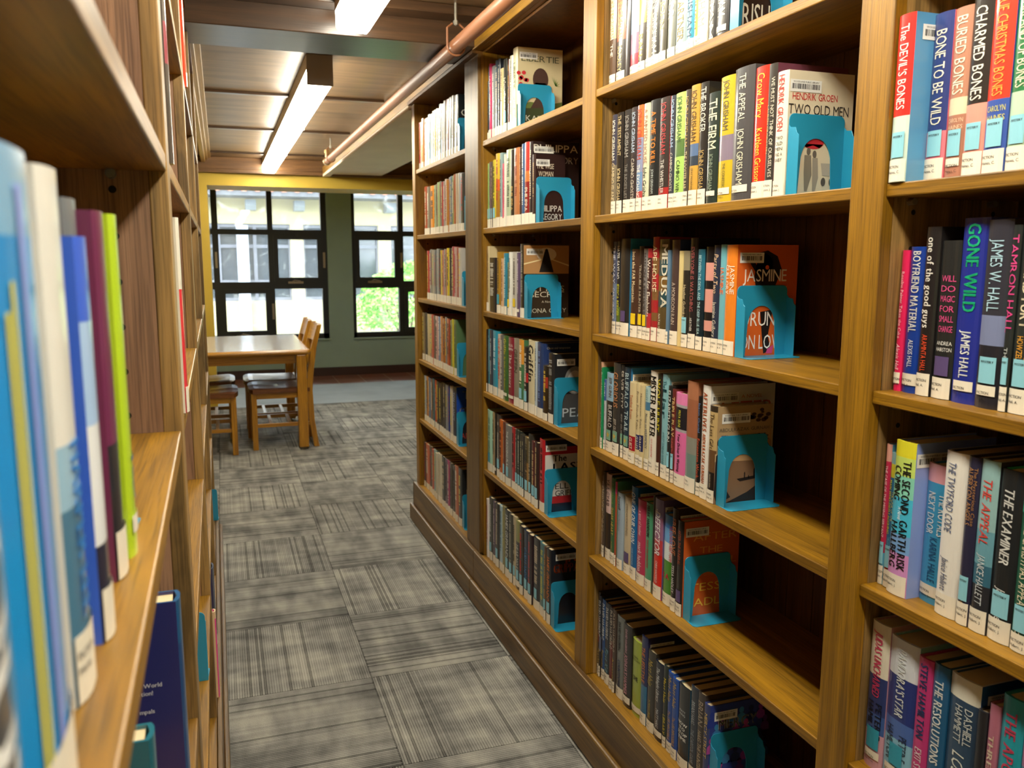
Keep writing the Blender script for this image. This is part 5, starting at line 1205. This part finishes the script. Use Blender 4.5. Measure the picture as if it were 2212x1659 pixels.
# ------------------------------------------------------------------ the bookcase on the left: books seen almost edge on
def lw(x, y, z): return (LX+x*math.cos(LR)-y*math.sin(LR), x*math.sin(LR)+y*math.cos(LR), z)
T = lambda s, c, a, b, h=.6, o=0, st='': (s, c, a, b, h, o, st)
def lbook(y0, y1, z, h, x, c, label, **d):
    e = empty('book', lw(x, (y0+y1)/2, z), label, 'book', 'books in the bookcase along the left edge', math.pi+LR)
    make_book(e, y1-y0, h, d.pop('w', .16), c, d, d.pop('lt', None), True)
    return e
lbook(.215, .298, 1.172, .25, -.017, '#26242a', 'black book with bold white lettering, nearest of the blurred books', t=[T('HOUSE', '#f0f0ee', .3, .92, .55, -.15, 'b')], l='')
lbook(.302, .383, 1.172, .256, -.016, '#1f8ad0', 'large bright blue book with yellow lines among the blurred books', b=[(.12, '#7ab0d8'), (.5, '#1f8ed8'), (1, '#1890d8')], t=[T('I', '#c8c45c', .18, .9, .05, .25), T('I', '#c8c45c', .22, .95, .05, .32), T('I', '#8a9ae0', .05, .98, .1, .05)], lt='Harley')
lbook(.386, .424, 1.172, .235, -.028, '#8f9290', 'thin grey plastic covered book just past the large blue book', l='')
lbook(.426, .473, 1.172, .259, -.021, '#e4e2da', 'white spined book with blue vertical lettering among the blurred books', b=[(.5, '#e6e4dc'), (.62, '#9ac0d8'), (1, '#4a7a98')], t=[T('HARPER LEE', '#2f8ad8', .5, .84, .5, 0, 'b')], lt='Harley')
lbook(.498, .529, 1.172, .229, -.018, '#4a7ae0', 'short book fading from blue to white, between white and maroon spines', b=[(.2, '#3f6ae0'), (.45, '#a8c8f0'), (.75, '#e8ecf0'), (1, '#26283c')], t=[])
lbook(.532, .548, 1.172, .228, -.026, '#c0506a', 'thin rose pink book squeezed before the maroon spine', t=[])
lbook(.552, .592, 1.172, .2525, -.030, '#70767c', 'grey jacketed book set back before the maroon spine', t=[], l='')
lbook(.596, .636, 1.172, .2475, -.020, '#6e2c50', 'maroon book with black foot beside the lime green spine', b=[(.62, '#702c52'), (1, '#2a2a30')], t=[])
lbook(.642, .674, 1.172, .2475, -.016, '#b8d82c', 'lime green book standing near the end of the row of blurred books', t=[T('IO', '#5a7a98', .7, .84, .5, -.1)], l='R')
lbook(.677, .689, 1.172, .200, -.020, '#5a9aa8', 'thin teal book last in the row beside the lime green spine', b=[(.75, '#7aa8b0'), (1, '#6a2c68')], t=[])
bookend(lw(-.145, .692, 1.172), 'teal bookend behind the last blurred book on the close shelf', 'teal bookends on the shelves', LR, -1)
lbook(.92, .955, .78, .245, -.004, '#1c3f74', 'navy book with white cover lettering low on the shelf under the blurred books', b=[(.2, '#1f5a8a'), (1, '#1c4a80')], f='#2a2a6a', t=[], l='')
bt = MB()
for s, zc, x1 in (('the World', .62, .052), ('nation!', .585, .05), ('mpals', .50, .046), ('scoveries', .33, .058), ('s by One', .30, .058), ('lled', .23, .046), ('of', .20, .04)):
    vs, f_, nw = text2d(s); cap = .0048; W = nw*cap
    p0 = Vector(lw(-.004-.012, .92, .78))
    bt.add([(p0.x-x1+.012+a*W, p0.y-.0012, p0.z+.245*zc+b_*cap) for a, b_ in vs], f_)
nb = [o for o in col.objects if o.get('label', '').startswith('navy book with white cover')][0]
bo = bt.build('lettering', flat('#e4e4ee', .5), None); bo.parent = nb; bpy.context.view_layer.update(); bo.matrix_parent_inverse = nb.matrix_world.inverted()
lbook(.70, .73, .78, .215, -.018, '#1f6a7c', 'teal book lower down, partly behind the shelf edge by the navy book', t=[], l='')
lbook(1.245, 1.275, 1.172, .272, .0045, '#d8323c', 'tall red and white book just past the holed divider', b=[(.36, '#e8e2d2'), (1, '#e0323e')], t=[], lt=None)
lbook(1.24, 1.27, 1.515, .215, .0035, '#5a5048', 'dark book with red patch on the shelf above the red and white book', b=[(.15, '#5a5048'), (.4, '#9a3a48'), (1, '#4a443c')], t=[], l='')
lbook(2.42, 2.445, 1.83, .262, .005, '#e8502c', 'glossy orange red book high up past the second divider', t=[], lt=None)
bookend(lw(-.125, 1.70, .54), 'bright blue bookend standing alone low in the left bookcase', 'teal bookends on the shelves', LR, -1)
lbook(2.26, 2.285, .205, .245, .008, '#e81f8a', 'hot pink book on the bottom shelf of the left bookcase', b=[(.08, '#e8c49a'), (1, '#f01f92')], t=[], l='')
lbook(2.58, 2.64, .205, .25, .003, '#26304a', 'navy book with white zigzag pattern behind the hot pink book', b=[(.85, '#2a3a58'), (1, '#26406a')], t=[T('WWWWWWWWWW', '#dcdcd8', .05, .75, .3)], lt=None)
bookend(lw(-.110, 3.90, .205), 'dark teal bookend at the far bottom of the left bookcase', 'teal bookends on the shelves', LR, -1)
